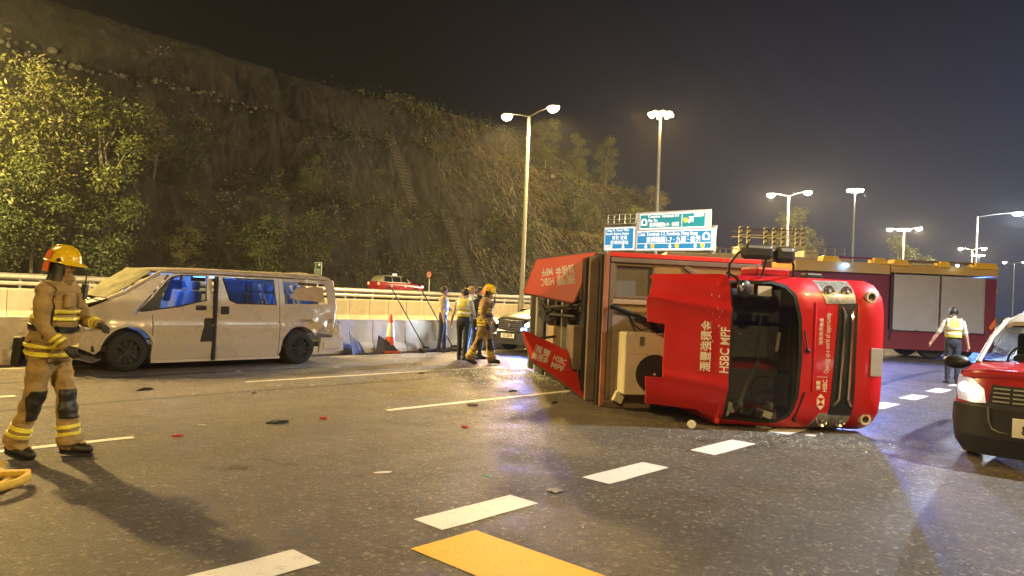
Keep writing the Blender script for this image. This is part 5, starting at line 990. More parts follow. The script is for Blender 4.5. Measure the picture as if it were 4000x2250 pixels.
suv = thing('car', 'dark grey car with lit headlamps stopped behind the fire fighter at the barrier', 'car', uv(15.25, 13.95), RZ)
car_shell('body', [(0.0, .35, .62, .72, .62, .55, .80), (.10, .26, .80, .86, .72, .70, .95), (.5, .22, .86, .91, .86, .74, 1.06), (1.15, .22, .88, .92, .98, .76, 1.14), (1.45, .22, .88, .92, 1.02, .74, 1.22), (2.2, .22, .88, .92, 1.06, .64, 1.62), (2.8, .22, .88, .92, 1.06, .64, 1.68), (3.9, .22, .88, .92, 1.08, .62, 1.64), (4.3, .25, .86, .90, 1.08, .66, 1.30), (4.55, .4, .8, .84, .95, .7, 1.02)], M_GREYC, suv, 2)
quad_glass('windscreen', [(1.42, -.70, 1.17), (1.42, .70, 1.17), (2.14, .58, 1.60), (2.14, -.58, 1.60)], M_DGLASS, suv, .03)
for s in (-1, 1): quad_glass('side_glass', [(1.75, .80 * s + .02 * s, 1.12), (3.6, .80 * s + .02 * s, 1.14), (3.3, .665 * s, 1.56), (2.3, .665 * s, 1.56)], M_DGLASS, suv, .03 * s)
b = MB(); b.plate([(-.46, .62), (.46, .62), (.52, .78), (.44, .90), (-.44, .90), (-.52, .78)], [], lambda y, z: (-.045 + .16 * abs(y) ** 2.2 + (.06 if z > .85 else 0), y, z), (.05, 0, 0), .1); g_ = b.build('grille', M_PLAST, suv, 40)
b = MB(); b.tube([(-.06 + .16 * abs(y) ** 2.2, y, z) for y, z in ((-.52, .78), (-.46, .61), (0, .60), (.46, .61), (.52, .78))], .016, 6); b.tube([(.0 + .16 * abs(y) ** 2.2, y, .915) for y in (-.45, 0, .45)], .012, 6); b.build('chrome_trim', M_CHROME, g_, 50)
for z in (.68, .74, .80, .86): b = MB(); b.tube([(-.055 + .16 * abs(y) ** 2.2, y, z) for y in (-.44, -.2, 0, .2, .44)], .008, 5); b.build('grille_bar', M_GREYP, g_)
b = MB(); b.ell((-.075, 0, .76), (.015, .06, .06), 10, 6); b.build('round_badge', M_CHROME, g_)
for s in (-1, 1):
    b = MB(); b.plate([(.50 * s, .80), (.55 * s, .74), (.84 * s, .80), (.86 * s, .92), (.70 * s, .93)], [], lambda y, z: (-.05 + .30 * max(0, abs(y) - .2) ** 1.5, y, z), (.05, 0, 0), .1); b.build('headlight', M_HLON, suv, 40)
    light((-.10, .70 * s, .86), 900, (.72, .86, 1.0), suv, .05, 46, (-1, 0, -.05))
    b = MB(); b.ell((.02, .62 * s, .50), (.03, .11, .05), 10, 6); b.build('fog_light', M_CHROME, suv, 50)
    b = MB(); b.ell((1.65, 1.02 * s, 1.14), (.09, .12, .08), 12, 8); b.tube([(1.66, .86 * s, 1.08), (1.66, .98 * s, 1.1)], .02, 6); b.build('mirror', M_GREYC, suv, 50)
MB().box((-.02, -.50, .66), (.06, .16, .10)).build('blue_flasher', M_BLON, suv, bevel=.01)
light((-.14, -.50, .68), 420, (.10, .22, 1.0), suv, .06, 120, (-1, -.25, .10))
b = MB(); b.plate([(-.80, .24), (.80, .24), (.84, .42), (.70, .56), (-.70, .56), (-.84, .42)], [], lambda y, z: (-.03 + .26 * abs(y) ** 2.5, y, z), (.08, 0, 0), .12); b.build('lower_bumper', M_BUMP, suv, 40)
pl = MB().box((-.06, .06, .47), (.012, .50, .12)).build('number_plate', M_PLATE, suv); text('lettering', 'SZ 2679', .115, M_SB, pl, frame((-.068, .06, .47), (0, -1, 0), (0, 0, 1)), 'CENTER', True, .95)
for x in (.86, 3.55):
    for y, s in ((-.80, -1), (.80, 1)): wheel(suv, (x, y, .34), .34, .22, s, 10)

def small_taxi(label, loc, rz):
    t = thing('taxi', label, 'taxi', loc, rz)
    car_shell('body', [(0, .32, .55, .62, .58, .5, .68), (.12, .26, .74, .80, .66, .62, .80), (.5, .2, .80, .84, .74, .66, .90), (1.15, .2, .82, .85, .84, .68, .95), (2.2, .2, .82, .85, .88, .72, .95), (3.4, .2, .82, .85, .90, .72, .98), (4.25, .26, .78, .82, .9, .68, 1.0), (4.4, .4, .7, .74, .8, .6, .92)], M_TAXR, t, 2)
    car_shell('cabin', [(1.15, .84, .70, .72, .88, .62, .96), (1.75, .84, .72, .74, .95, .58, 1.44), (2.4, .84, .72, .74, .95, .58, 1.50), (3.5, .84, .72, .74, .95, .58, 1.48), (4.05, .84, .70, .72, .95, .58, 1.40), (4.3, .84, .66, .68, .92, .6, 1.02)], M_TAXS, t, 1)
    for s in (-1, 1):
        for x0, x1, c in ((1.55, 2.25, .28), (2.33, 3.1, 0), (3.18, 3.9, -.06)): quad_glass('side_glass', [(x0, .745 * s, .98), (x1, .745 * s, .98), (x1 + min(c, 0), .625 * s, 1.38), (x0 + max(c, 0), .625 * s, 1.38)], M_DGLASS, t, .02 * s)
        b = MB(); b.ell((.06, .60 * s, .70), (.06, .16, .07), 10, 6); b.build('headlight', M_HLON, t, 50); b = MB(); b.box((4.38, .62 * s, .80), (.06, .16, .2)); b.build('tail_light', emis('tail_light_on', (1, .15, .05), 2.5), t, bevel=.02)
        b = MB(); b.ell((1.55, .90 * s, 1.0), (.06, .09, .06), 8, 6); b.build('mirror', M_TAXS, t)
        for k, x in enumerate((1.55, 2.9)): b = MB(); b.cyl((x + .4, .862 * s, .66), (x + .4, .872 * s, .66), .11, n=14); b.build('door_crest', M_PAPER, t)
    quad_glass('windscreen', [(1.16, -.60, .99), (1.16, .60, .99), (1.70, .50, 1.40), (1.70, -.50, 1.40)], M_DGLASS, t, .03)
    b = MB(); b.box((2.4, 0, 1.56), (.16, .4, .13)); b.build('roof_sign', emis('taxi_sign', (1, .95, .8), 1.2), t, bevel=.03)
    for x in (.85, 3.5):
        for y, s in ((-.76, -1), (.76, 1)): wheel(t, (x, y, .31), .31, .19, s, 8)
    return t
small_taxi('small red taxi with silver roof driving on the raised road beyond the guardrail', uv(38.6, 45.6, 1.25), RZ + math.pi)

# ---------------------------------------------------------------- near red taxi, front towards the viewer
tx_ = thing('taxi', 'near red taxi with silver roof and lit headlamp, cut off by the photo edge', 'taxi', uv(9.35, 1.10), RZ)
def tfront(y, z): return .05 + .30 * abs(y / .86) ** 4 + max(0, z - .62) * .30 + max(0, .3 - z) * .3
car_shell('body', [(.42, .22, .80, .84, .80, .74, .98), (.75, .2, .82, .85, .9, .76, 1.03), (1.05, .2, .82, .85, .98, .78, 1.07), (2.0, .2, .82, .85, 1.0, .78, 1.04), (3.9, .2, .82, .85, 1.0, .78, 1.04), (4.25, .25, .80, .83, .95, .72, 1.0)], M_TAXR, tx_, 1)
b = MB(); b.plate([(-.84, .60), (.84, .60), (.80, .98), (.5, 1.02), (-.5, 1.02), (-.80, .98)], [], lambda y, z: (tfront(y, z), y, z), lambda y, z: (tfront(y, z) + .1, y, z), .12); b.build('nose', M_TAXR, tx_, 50)
b = MB(); b.plate([(-.76, .98), (.76, .98), (.78, 1.9), (-.78, 1.9)], [], lambda y, s_: (tfront(y * .9, .98) - .02 + (s_ - .98) * .85, y, .985 + .10 * math.sin((s_ - .98) / .92 * 1.4) - .04 * abs(y / .78) ** 3), (0, 0, -.04), .12); b.build('bonnet', M_TAXR, tx_, 50)
b = MB(); b.plate([(-.72, .10), (.72, .10), (.82, .22), (.86, .45), (.85, .62), (.52, .66), (-.52, .66), (-.85, .62), (-.86, .45), (-.82, .22)], [], lambda y, z: (tfront(y, z) - .05, y, z), lambda y, z: (tfront(y, z) + .15, y, z), .1); bmp = b.build('bumper', M_BUMP, tx_, 50)
for s in (-1, 1):
    b = MB(); b.tube([(tfront(.46, z) - .062, y * s, z) for y, z in ((.47, .62), (.46, .48), (.43, .40), (.36, .37), (0, .36))], .010, 6); b.build('bumper_crease', M_GREYP, bmp, 60)
    Q = [(.50 * s, .64), (.53 * s, .80), (.66 * s, .90), (.82 * s, .93), (.835 * s, .78), (.80 * s, .66)]
    b = MB(); b.plate(Q, [], lambda y, z: (tfront(y, z) - .02, y, z), lambda y, z: (tfront(y, z) + .02, y, z), .1); hl = b.build('headlight', mat('headlight_glow', (.6, .6, .6), .3, .5, var=.5, scale=30, emit=(.85, .93, 1.0), estr=.35), tx_, 40)
    for (y, z, r) in ((.62, .74, .065), (.74, .80, .055)): b = MB(); b.ell((tfront(y, z) - .035, y * s, z), (.03, r, r), 14, 8); b.build('bulb', M_HLON, hl, 60)
    b = MB(); b.plate(Q, [], lambda y, z: (tfront(y, z) - .075, y, z), lambda y, z: (tfront(y, z) - .07, y, z), .1); b.build('headlight_glass', M_LGLASS, hl, 40)
    b = MB(); b.tube([(.95, .74 * s, 1.05), (1.45, .69 * s, 1.34), (1.85, .64 * s, 1.50), (2.2, .64 * s, 1.57)], .03, 8); b.build('windscreen_pillar', M_TAXS, tx_, 60)
    b = MB(); b.ell((1.22, 1.02 * s, 1.02), (.09, .155, .085), 14, 8); b.tube([(1.25, .82 * s, .99), (1.25, .95 * s, 1.0)], .03, 6); b.build('mirror', M_PLAST, tx_, 50)
    quad_glass('side_glass', [(1.3, .80 * s, 1.05), (3.8, .80 * s, 1.05), (3.6, .66 * s, 1.6), (2.0, .66 * s, 1.6)], M_SGLASS, tx_, .01 * s)
b = MB(); b.plate([(-.48, .66), (.48, .66), (.46, .86), (-.46, .86)], [], lambda y, z: (tfront(y, z) - .012, y, z), lambda y, z: (tfront(y, z) + .05, y, z), .1); g_ = b.build('grille', M_PLAST, tx_, 50)
for z in (.69, .735, .78, .825):
    for y in (-.36, -.18, 0, .18, .36):
        b = MB(); b.box((tfront(y, z) - .022, y, z), (.02, .15, .014)); b.build('grille_bar', M_STEEL, g_)
pl = MB().box((tfront(-.02, .44) - .07, -.02, .44), (.012, .52, .20)).build('number_plate', M_PLATE, bmp, bevel=.006); text('lettering', '8', .15, M_SB, pl, frame((tfront(-.02, .44) - .08, .12, .42), (0, -1, 0), (0, 0, 1)), 'CENTER', True, 1)
def troof(x, y): return float(np.interp(x, [1.75, 1.95, 2.3, 2.8, 3.9, 4.2], [1.50, 1.575, 1.64, 1.675, 1.67, 1.6])) + .03 * (1 - (y / .7) ** 2)
b = MB(); b.plate([(1.84, -.60), (2.05, -.70), (4.1, -.70), (4.2, -.5), (4.2, .5), (4.1, .70), (2.05, .70), (1.84, .60)], [], lambda x, y: (x, y, troof(x, y) - .10 * max(0, abs(y) - .55) / .13), (0, 0, -.05), .12); rf = b.build('roof', M_TAXS, tx_, 50)
for y in (-.3, .3): b = MB(); b.tube([(x, y, troof(x, y) + .004) for x in (2.1, 2.6, 3.2, 4.0)], .012, 6); b.build('roof_rib', M_TAXS, rf, 60)
W5 = lambda s, t: Vector((1.0 + .95 * t - .10 * (1 - (2 * s - 1) ** 2), -.70 + 1.4 * s + .10 * t * (1 - 2 * s), 1.06 + .44 * t))
b = MB(); b.plate([(0, 0), (1, 0), (1, 1), (0, 1)], [], lambda s, t: W5(s, t), (.006, 0, -.006), .12); b.build('windscreen', M_WS, tx_, 60)
b = MB(); b.tube([W5(s, 0) for s in (0, .25, .5, .75, 1)], .022, 6); b.tube([W5(s, 1) for s in (0, .25, .5, .75, 1)], .022, 6); b.build('windscreen_seal', M_BLACK, tx_, 60)
b = MB(); b.box((1.35, 0, .98), (.6, 1.5, .12)); b.build('dashboard', M_DARK, tx_, bevel=.03); b = MB(); b.box((2.8, 0, .5), (2.8, 1.5, .3)); b.build('cabin_floor', M_DARK, tx_)
for y in (-.38, .38): b = MB(); b.box((2.45, y, .72), (.5, .48, .14)); b.box((2.75, y, 1.08), (.14, .46, .62), Matrix.Rotation(.15, 3, 'Y')); b.box((2.82, y, 1.46), (.09, .26, .16)); b.build('seat', M_DARK, tx_, bevel=.04)
b = MB(); ring = [Vector((1.72 + .06 * math.sin(a), .38 + .18 * math.cos(a), 1.08 + .16 * math.sin(a))) for a in [2 * math.pi * i / 18 for i in range(19)]]; b.tube(ring, .014, 6); b.build('steering_wheel', M_PLAST, tx_, 60)
for x in (.80, 3.5):
    for y, s in ((-.74, -1), (.74, 1)): wheel(tx_, (x, y, .31), .31, .19, s, 8)

# ---------------------------------------------------------------- fire engine parked across the road
M_MAR = mat('fire_engine_maroon', (0.17, 0.022, 0.036), .35, var=.08, scale=1.2, coat=.3); M_OCH = mat('engine_yellow', (0.50, 0.34, 0.10), .45, var=.08, scale=1.5); M_BYEL = mat('bright_yellow', (0.75, 0.47, 0.02), .4, var=.06); M_SHUT = mat('roller_shutter', (0.50, 0.48, 0.50), .45, .4, var=.08, scale=1.5)
fe = thing('fire_engine', 'maroon fire engine with yellow roof and two closed grey shutters standing across the lanes', 'fire engine', (9.6, 25.9, 0), 0)
# local x = world x - 9.6, body length 7.4
b = MB(); b.box((5.55, 1.25, 1.70), (3.70, 2.4, 2.42)); b.build('body', M_MAR, fe, bevel=.03); b = MB(); b.box((1.85, 1.25, 1.75), (3.64, 2.35, 2.3)); b.build('crew_cab', M_MAR, fe, bevel=.06)
b = MB(); b.box((3.69, .02, 1.75), (.05, .06, 2.3)); b.build('cab_gap', M_DARK, fe)
for x0, x1 in ((3.78, 5.32), (5.44, 6.92)):
    b = MB(); b.box(((x0 + x1) / 2, .02, 1.97), (x1 - x0, .06, 1.92)); sh = b.build('roller_shutter', M_SHUT, fe)
    b = MB(); n = 28
    for k in range(n): b.box(((x0 + x1) / 2, -.016, 1.03 + 1.88 * (k + .5) / n), (x1 - x0 - .04, .03, 1.88 / n * .72))
    o = b.build('shutter_slats', M_SHUT, sh, fix=False); o['kind'] = 'stuff'
    for x in (x0, x1): MB().box((x, -.005, 1.97), (.05, .05, 1.96)).build('shutter_rail', M_STEEL, fe)
    MB().box(((x0 + x1) / 2, -.03, 1.0), (x1 - x0, .05, .045)).build('shutter_handle', M_STEEL, fe, bevel=.01)
for x in (3.76, 4.56, 5.38, 6.2, 6.94): MB().box((x, -.05, .98), (.06, .06, .07)).build('latch', M_CHROME, fe)
b = MB(); b.prism([(3.66, -.03, 2.99), (7.42, -.03, 2.99), (7.42, .1, 3.30), (3.66, .1, 3.30)], (0, 2.4, 0)); b.build('roof_coaming', M_OCH, fe, bevel=.02)
for x0, x1 in ((3.68, 4.3), (5.3, 5.75), (6.55, 7.42)): b = MB(); b.prism([(x0, -.02, 3.24), (x1, -.02, 3.24), (x1 - .06, .04, 3.46), (x0 + .12, .04, 3.46)], (0, .5, 0)); b.build('roof_locker', M_BYEL, fe, bevel=.02)
for z, y in ((3.44, .25), (3.40, .5)): b = MB(); b.tube([(3.9, y, z), (7.0, y, z)], .035, 8); b.build('roof_rail', M_BROWN if y < .4 else M_STEEL, fe)
b = MB(); b.prism([(.3, -.03, 2.92), (3.62, -.03, 2.92), (3.62, .05, 3.30), (.3, .05, 3.30)], (0, 2.4, 0)); b.build('cab_roof_coaming', M_OCH, fe, bevel=.02)
for x0, x1 in ((1.2, 1.9), (3.0, 3.55)): b = MB(); b.prism([(x0, -.02, 3.26), (x1, -.02, 3.26), (x1 - .1, .05, 3.48), (x0 + .1, .05, 3.48)], (0, .5, 0)); b.build('roof_locker', M_BYEL, fe, bevel=.02)
b = MB(); b.tube([(1.8, .3, 3.46), (3.1, .3, 3.46)], .04, 8); b.build('roof_rail', M_MAR, fe)
b = MB(); b.ell((1.98, -.12, 3.16), (.13, .09, .07), 14, 8); bc = b.build('blue_beacon', M_BLON, fe, 60)
light((1.98, -.24, 3.18), 3600, (.10, .22, 1.0), fe, .10, 150, (-.35, -1, -.16))
b = MB(); b.ell((5.9, -.1, 3.32), (.06, .05, .05), 10, 6); b.build('marker_lamp', M_HLON, fe)
b = MB(); b.box((5.4, .1, .64), (3.9, .12, .66)); b.build('side_skirt', M_MAR, fe, bevel=.02)
b = MB(); b.box((1.9, .06, 2.25), (1.5, .05, .8)); b.build('cab_window', M_DGLASS, fe, bevel=.03)
b = MB(); b.prism([(7.12, -.01, 1.2), (7.36, -.01, 1.55), (7.36, -.01, 1.32), (7.22, -.01, 1.12)], (0, -.006, 0)); b.build('orange_reflector', M_ORNG, fe)
for x in (1.3, 5.35, 6.35):
    for y, s in ((.42, -1), (2.1, 1)): wheel(fe, (x, y, .48), .48, .32, s, 8, M_PLAST)
b = MB(); b.box((3.7, 1.2, .62), (6.9, .9, .25)); b.build('chassis', M_PLAST, fe)
# aerial platform appliance behind the lorry: cage with striped posts
cg = thing('platform_truck', 'beige topped platform truck with a cage of black striped posts, mostly hidden by the lorry', 'fire engine', (8.3, 31.2, 0), rad(-4))
M_CREMP = mat('cage_cream', (.62, .58, .36), .5, var=.1); M_PALE = mat('pale_panel', (.48, .44, .36), .6, var=.12)
b = MB(); b.box((2.0, 1.3, 1.9), (7.6, 2.5, 3.2)); b.build('body', M_MAR, cg, bevel=.04); b = MB(); b.box((2.0, 1.3, 3.62), (7.6, 2.3, .26)); b.build('deck', M_PALE, cg, bevel=.03); b = MB(); b.box((1.75, .9, 3.9), (1.0, 1.2, .5)); b.build('pedestal', M_PALE, cg, bevel=.04); b = MB(); b.box((4.3, 1.2, 3.86), (.6, 1.4, .4)); b.build('pedestal', M_PALE, cg, bevel=.04)
for z in (4.16, 4.62, 4.86):
    for y in (.3, 1.5): b = MB(); b.tube([(1.2, y, z), (3.95, y, z)], .028, 6); b.build('cage_rail', M_CREMP if z < 4.8 else M_BROWN, cg)
M_STRB = mat('stripe_black', (.02, .02, .02), .5, var=0)
for x in (1.28, 1.62, 2.32, 2.68, 3.04, 3.62, 3.86):
    b = MB(); b.box((x, .28, 4.52), (.13, .08, .86)); p_ = b.build('cage_post', M_CREMP, cg, bevel=.01)
    for k in range(4):
        z = 4.2 + .2 * k; b = MB(); b.prism([(x - .07, .232, z), (x + .07, .232, z + .06), (x + .07, .232, z + .13), (x - .07, .232, z + .07)], (0, .02, 0)); b.build('black_stripe', M_STRB, p_)
for x0, x1, z in ((.2, 1.2, 4.0), (4.0, 5.6, 4.18)):
    b = MB()
    for zz in (z, z - .22): b.tube([(x0, .25, zz), (x1, .25, zz)], .022, 6)
    for k in range(5): xx = x0 + (x1 - x0) * k / 4; b.tube([(xx, .25, z), (xx, .25, 3.7)], .02, 6)
    b.build('deck_railing', M_STEEL, cg)
for x in (-.6, 4.4):
    for y, s in ((.2, -1), (2.4, 1)): wheel(cg, (x, y, .48), .48, .32, s, 8, M_STEEL)
# second emergency truck at the far edge, front towards the viewer
et = thing('emergency_truck', 'pale cab emergency truck glowing blue between the fire engine and the red taxi', 'truck', (19.6, 33.0, 0), rad(14))
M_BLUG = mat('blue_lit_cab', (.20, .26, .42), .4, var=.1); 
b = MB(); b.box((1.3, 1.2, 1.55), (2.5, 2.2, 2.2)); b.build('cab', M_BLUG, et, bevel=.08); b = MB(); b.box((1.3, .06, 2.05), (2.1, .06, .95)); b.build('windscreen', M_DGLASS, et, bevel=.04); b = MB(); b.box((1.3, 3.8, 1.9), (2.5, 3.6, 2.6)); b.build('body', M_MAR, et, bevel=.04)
b = MB(); b.box((1.3, .5, 2.78), (2.4, 1.2, .26)); b.build('roof', mat('warm_white_panel', (.6, .58, .56), .5, var=.06), et, bevel=.05)
b = MB(); b.box((.34, .0, 2.80), (.5, .1, .34)); rb = b.build('route_box', MATS['warm_white_panel'], et, bevel=.02); b = MB(); b.prism([(.22, -.056, 2.86), (.46, -.056, 2.86), (.34, -.056, 2.72)], (0, -.01, 0)); b.prism([(.26, -.056, 2.92), (.42, -.056, 2.92), (.42, -.056, 2.87), (.26, -.056, 2.87)], (0, -.01, 0)); b.build('teal_symbol', emis('teal_glow', (0, .8, .8), 2.5), rb)
b = MB(); b.box((1.9, .4, 2.99), (.8, .4, .16)); b.build('yellow_roof_lamp', emis('yellow_glow', (1, .85, .1), 4), et, bevel=.04)
for x in (.5, 2.1): b = MB(); b.ell((x, -.05, 1.1), (.14, .06, .1), 12, 6); b.build('headlight', M_HLON, et, 50); b = MB(); b.box((x, -.03, 1.5), (.26, .05, .08)); b.build('blue_flasher', M_BLON, et, bevel=.01)
b = MB(); b.box((.05, -.15, 2.0), (.10, .22, .5)); b.tube([(.1, 0, 2.3), (.05, -.15, 2.28)], .02, 6); b.build('mirror', M_BLUG, et, bevel=.03)
for y in (1.0, 4.6):
    for x, s in ((.25, -1), (2.35, 1)):
        wb_ = MB(); wb_.lathe([(.3, -.15), (.46, -.14), (.48, -.1), (.48, .1), (.46, .14), (.3, .15)], (x, y, .48), (1, 0, 0), 22); wb_.build('wheel', M_TYRE, et, 50)
light((1.3, -.35, 1.55), 1500, (.08, .22, 1.0), et, .15, 110, (-.2, -1, -.25))
# ================================================================ people placed in the scene
def ground(X, Y): return (X, Y, 0.0)
fire_fighter('fire fighter in yellow helmet and tan gear striding past close to the viewer', ground(-4.02, 6.5), rad(0), h=1.78, legs=((13, 6), (-10, 10)), arms=((24, 5, 60, 40), (2, 7, 42, 30)), lean=5, nod=6, voxel=.010, group='fire fighters')
fire_fighter('fire fighter with yellow helmet walking past the front of the grey car', ground(-0.60, 16.9), rad(-8), h=1.76, legs=((16, 6), (-14, 14)), arms=((6, 8, 25, 10), (-8, 12, 30, 10)), lean=4, nod=14, group='fire fighters')
police('officer in yellow vest standing in profile beside the low barrier', ground(-1.80, 19.75), rad(-5), h=1.72, legs=((4, 2), (-4, 2)), arms=((22, 8, 55, 25), (2, 12, 12, 0)), group='police officers')
police('bareheaded officer in yellow vest seen from behind, looking over the shoulder', ground(-1.13, 17.75), rad(78), h=1.68, shirt=M_BEIGE, legs=((5, 3), (-5, 3)), arms=((2, 16, 10, 0), (10, 12, 50, 20)), yaw=75, group='police officers')
police('fair haired person in light jeans half hidden behind the officers', ground(-1.02, 18.75), rad(10), h=1.72, shirt=M_WSHIRT, trousers=M_JEAN, hair=M_BLOND, vest=False, legs=((5, 3), (-6, 4)), arms=((5, 10, 30, 10), (5, 10, 20, 0)))
police('dark haired man in a dark jacket behind the walking fire fighter', ground(-.80, 18.2), rad(-30), h=1.72, shirt=M_DARKC, trousers=M_NAVY, vest=False, short=False, legs=((3, 2), (-3, 2)), arms=((10, 10, 30, 10), (5, 10, 20, 0)))
police('officer in yellow vest walking away towards the fire engine', ground(10.30, 17.2), rad(72), h=1.74, shirt=M_BEIGE, legs=((4, 6), (-5, 2)), arms=((2, 26, 14, -10), (-2, 14, 12, 0)), yaw=-14, nod=12, group='police officers')
dr = police('driver in a dark top behind the windscreen of the red taxi', uv(11.75, 1.48, -.27), RZ + math.pi, h=1.66, shirt=M_GREYP, trousers=M_NAVY, vest=False, seated=True, belt=False, legs=((80, 70), (80, 70)), arms=((38, 10, 40, 10), (38, 10, 40, 10)), lean=-8)

# ================================================================ small things on and beside the road
M_CONEO = mat('cone_orange', (.75, .10, .02), .55, var=.1); M_CONEW = mat('cone_white', (.75, .74, .70), .4, var=.1)
def cone(label, loc, h=.95):
    t = thing('traffic_cone', label, 'cone', loc, random.uniform(0, 1), 'traffic cones'); s = h / .95
    MB().box((0, 0, .03), (.44 * s, .44 * s, .06)).build('base', M_CONEO, t, bevel=.02)
    rr = lambda z: (.16 - .13 * z / .95) * s
    for n_, z0, z1, m in (('lower_body', .06, .40, M_CONEO), ('white_collar', .40, .74, M_CONEW), ('tip', .74, .95, M_CONEO)):
        MB().lathe([(rr(z0), z0 * s), (rr(z1), z1 * s)], n=20, caps=True).build(n_, m, t, 50)
cone('orange and white traffic cone standing against the low barrier', (-3.05, 18.9, 0), .98); cone('traffic cone by the barrier half hidden behind the near fire fighter', (-7.45, 12.2, 0), .95)
for i, (u, v, dx, lb) in enumerate(((12.95, 14.85, -.55, 'thin black pole leaning on the low barrier next to the cone'), (14.0, 14.9, -.62, 'longer thin black pole leaning on the low barrier near the officer'))):
    t = thing('leaning_pole', lb, 'pole', uv(u, v), RZ, 'leaning poles')
    b = MB(); b.tube([(0, 0, .05), (-.95, .34, 1.62)], .016, 8); b.build('pole', M_PLAST, t); b = MB(); b.box((.05, -.02, .05), (.5, .3, .10), rz3(.3)); b.box((.1, .05, .12), (.3, .2, .06), rz3(.5)); b.build('foot_bag', M_BLACK, t, bevel=.03)
for i, (u, v, a, s) in enumerate(((10.9, 14.9, .5, 1.0), (11.75, 14.85, -.4, .8))):
    b = MB(); p = [Vector((-.45, 0, 0)), Vector((-.1, 0, .04)), Vector((.35, .05, .0)), Vector((.1, .1, .28)), Vector((-.35, .15, .55))]; b.prism([q * s for q in p], (0, .02, 0)); o = b.build('dark_scrap', M_BUMP); o.location = uv(u, v, .01); o.rotation_euler = (0, 0, RZ + a); tag(o, ['torn dark bumper skin lying at the barrier foot behind the van', 'smaller torn dark bumper skin at the foot of the cone'][i], 'debris', 'wreck debris on the road')
# fire hose coil
t = thing('fire_hose', 'loose yellow fire hose coil at the bottom corner near the viewer', 'hose', (-4.32, 5.42, 0)); M_HOSE = mat('hose_yellow', (.55, .36, .05), .75, var=.2, scale=20, bump=.3, bscale=80)
b = MB(); P = []
for k in range(60): a = k * .22; r = .42 + .012 * k * .5 + .03 * math.sin(k * .7); P.append(Vector((r * math.cos(a), r * .8 * math.sin(a), .03 + (.05 if k > 30 else 0) * min(1, (k - 30) / 6 if k > 30 else 0))))
P += [Vector((-.9, -.1, .03)), Vector((-1.4, .3, .03)), Vector((-2.2, .5, .03))]; b.tube(P, .033, 8); b.build('hose', M_HOSE, t, 60)
b = MB(); P = [Vector((-1.5, .62, .03)), Vector((-.6, .78, .03)), Vector((.0, .72, .035)), Vector((.30, .50, .07))]; b.tube(P, .033, 8); b.build('hose_end', M_HOSE, t, 60)
# debris, each piece named by what it is
M_DRED = mat('debris_red', (.38, .02, .015), .4, var=.2)
def scrap(x, y, L, w, h, m, label, a=None, n=7):
    b = MB(); a = random.uniform(0, 3) if a is None else a; pts = []
    for i in range(n):
        t_ = 2 * math.pi * i / n; k = random.uniform(.6, 1.1); pts.append(Vector((math.cos(t_) * L / 2 * k, math.sin(t_) * w / 2 * k, random.uniform(.004, h))))
    c = Vector((0, 0, h * 1.2)); b.add(pts + [c] + [Vector((p.x, p.y, .002)) for p in pts], [(i, (i + 1) % n, n) for i in range(n)] + [(i, n + 1 + i, n + 1 + (i + 1) % n, (i + 1) % n) for i in range(n)])
    o = b.build('debris_piece', m, fix=False); o.location = (x, y, .003); o.rotation_euler = (0, 0, a); tag(o, label, 'debris', 'wreck debris on the road')
PIECES = [
 ((-5.23, 10.67), .34, .12, .05, M_PLAST, 'dark splinter on the road below the van rear wheel', .9), ((-2.65, 8.58), .36, .13, .05, M_PLAST, 'long black shard in the middle of the empty lane', .8), ((-3.37, 7.61), .2, .07, .03, M_DRED, 'flat dark red chip near the lane line ahead of the fire fighter', .3), ((-2.21, 8.99), .15, .10, .04, M_DRED, 'bright red fragment beside the long black shard', .2), ((-0.48, 8.80), .11, .09, .04, M_DRED, 'small red fragment below the end of the long lane line', .4),
 ((-3.37, 8.22), .14, .05, .02, M_PAPER, 'thin pale strip between the red chip and the black shard', .4), ((-3.15, 11.88), .12, .07, .05, M_PAPER, 'white crumb beside the far lane line', .4), ((-0.48, 10.57), .24, .10, .04, M_GREYP, 'grey bent plate by the lane line near the lower sign board', .3), ((0.72, 11.20), .3, .05, .03, M_PLAST, 'black wiper like strip under the lower sign board', 1.2), ((-1.06, 6.47), .22, .10, .012, M_PAPER, 'scattered pale crumbs of glass in the near lane', .5), ((-0.15, 6.50), .07, .03, .02, mat('green_glass', (.1, .5, .2), .2, var=0), 'tiny green glinting fragment in the near lane', .5), ((-3.45, 14.80), .2, .08, .03, M_PAPER, 'pale flake on the road just behind the van', .4), ((-4.89, 13.42), .16, .06, .02, M_PAPER, 'pale flake on the road beside the van door', .4), ((-1.69, 14.41), .25, .1, .04, M_GREYP, 'grey lump on the road in front of the standing officers', .8), ((0.09, 12.33), .3, .09, .03, M_PLAST, 'dark strip between the fire fighter and the lower sign board', .5), ((-3.70, 10.83), .14, .07, .02, M_PLAST, 'small dark chip below the van sill', .6), ((3.40, 9.72), .3, .16, .06, M_GREYP, 'crumpled grey piece under the lorry windscreen', .2), ((3.82, 9.27), .2, .1, .03, M_PAPER, 'pale broken plastic below the lorry headlight', .1)]
for q in PIECES: scrap(*q[0], q[1] * .8, q[2] * .7, q[3] * .7, *q[4:6], q[6] if len(q) > 6 else None)
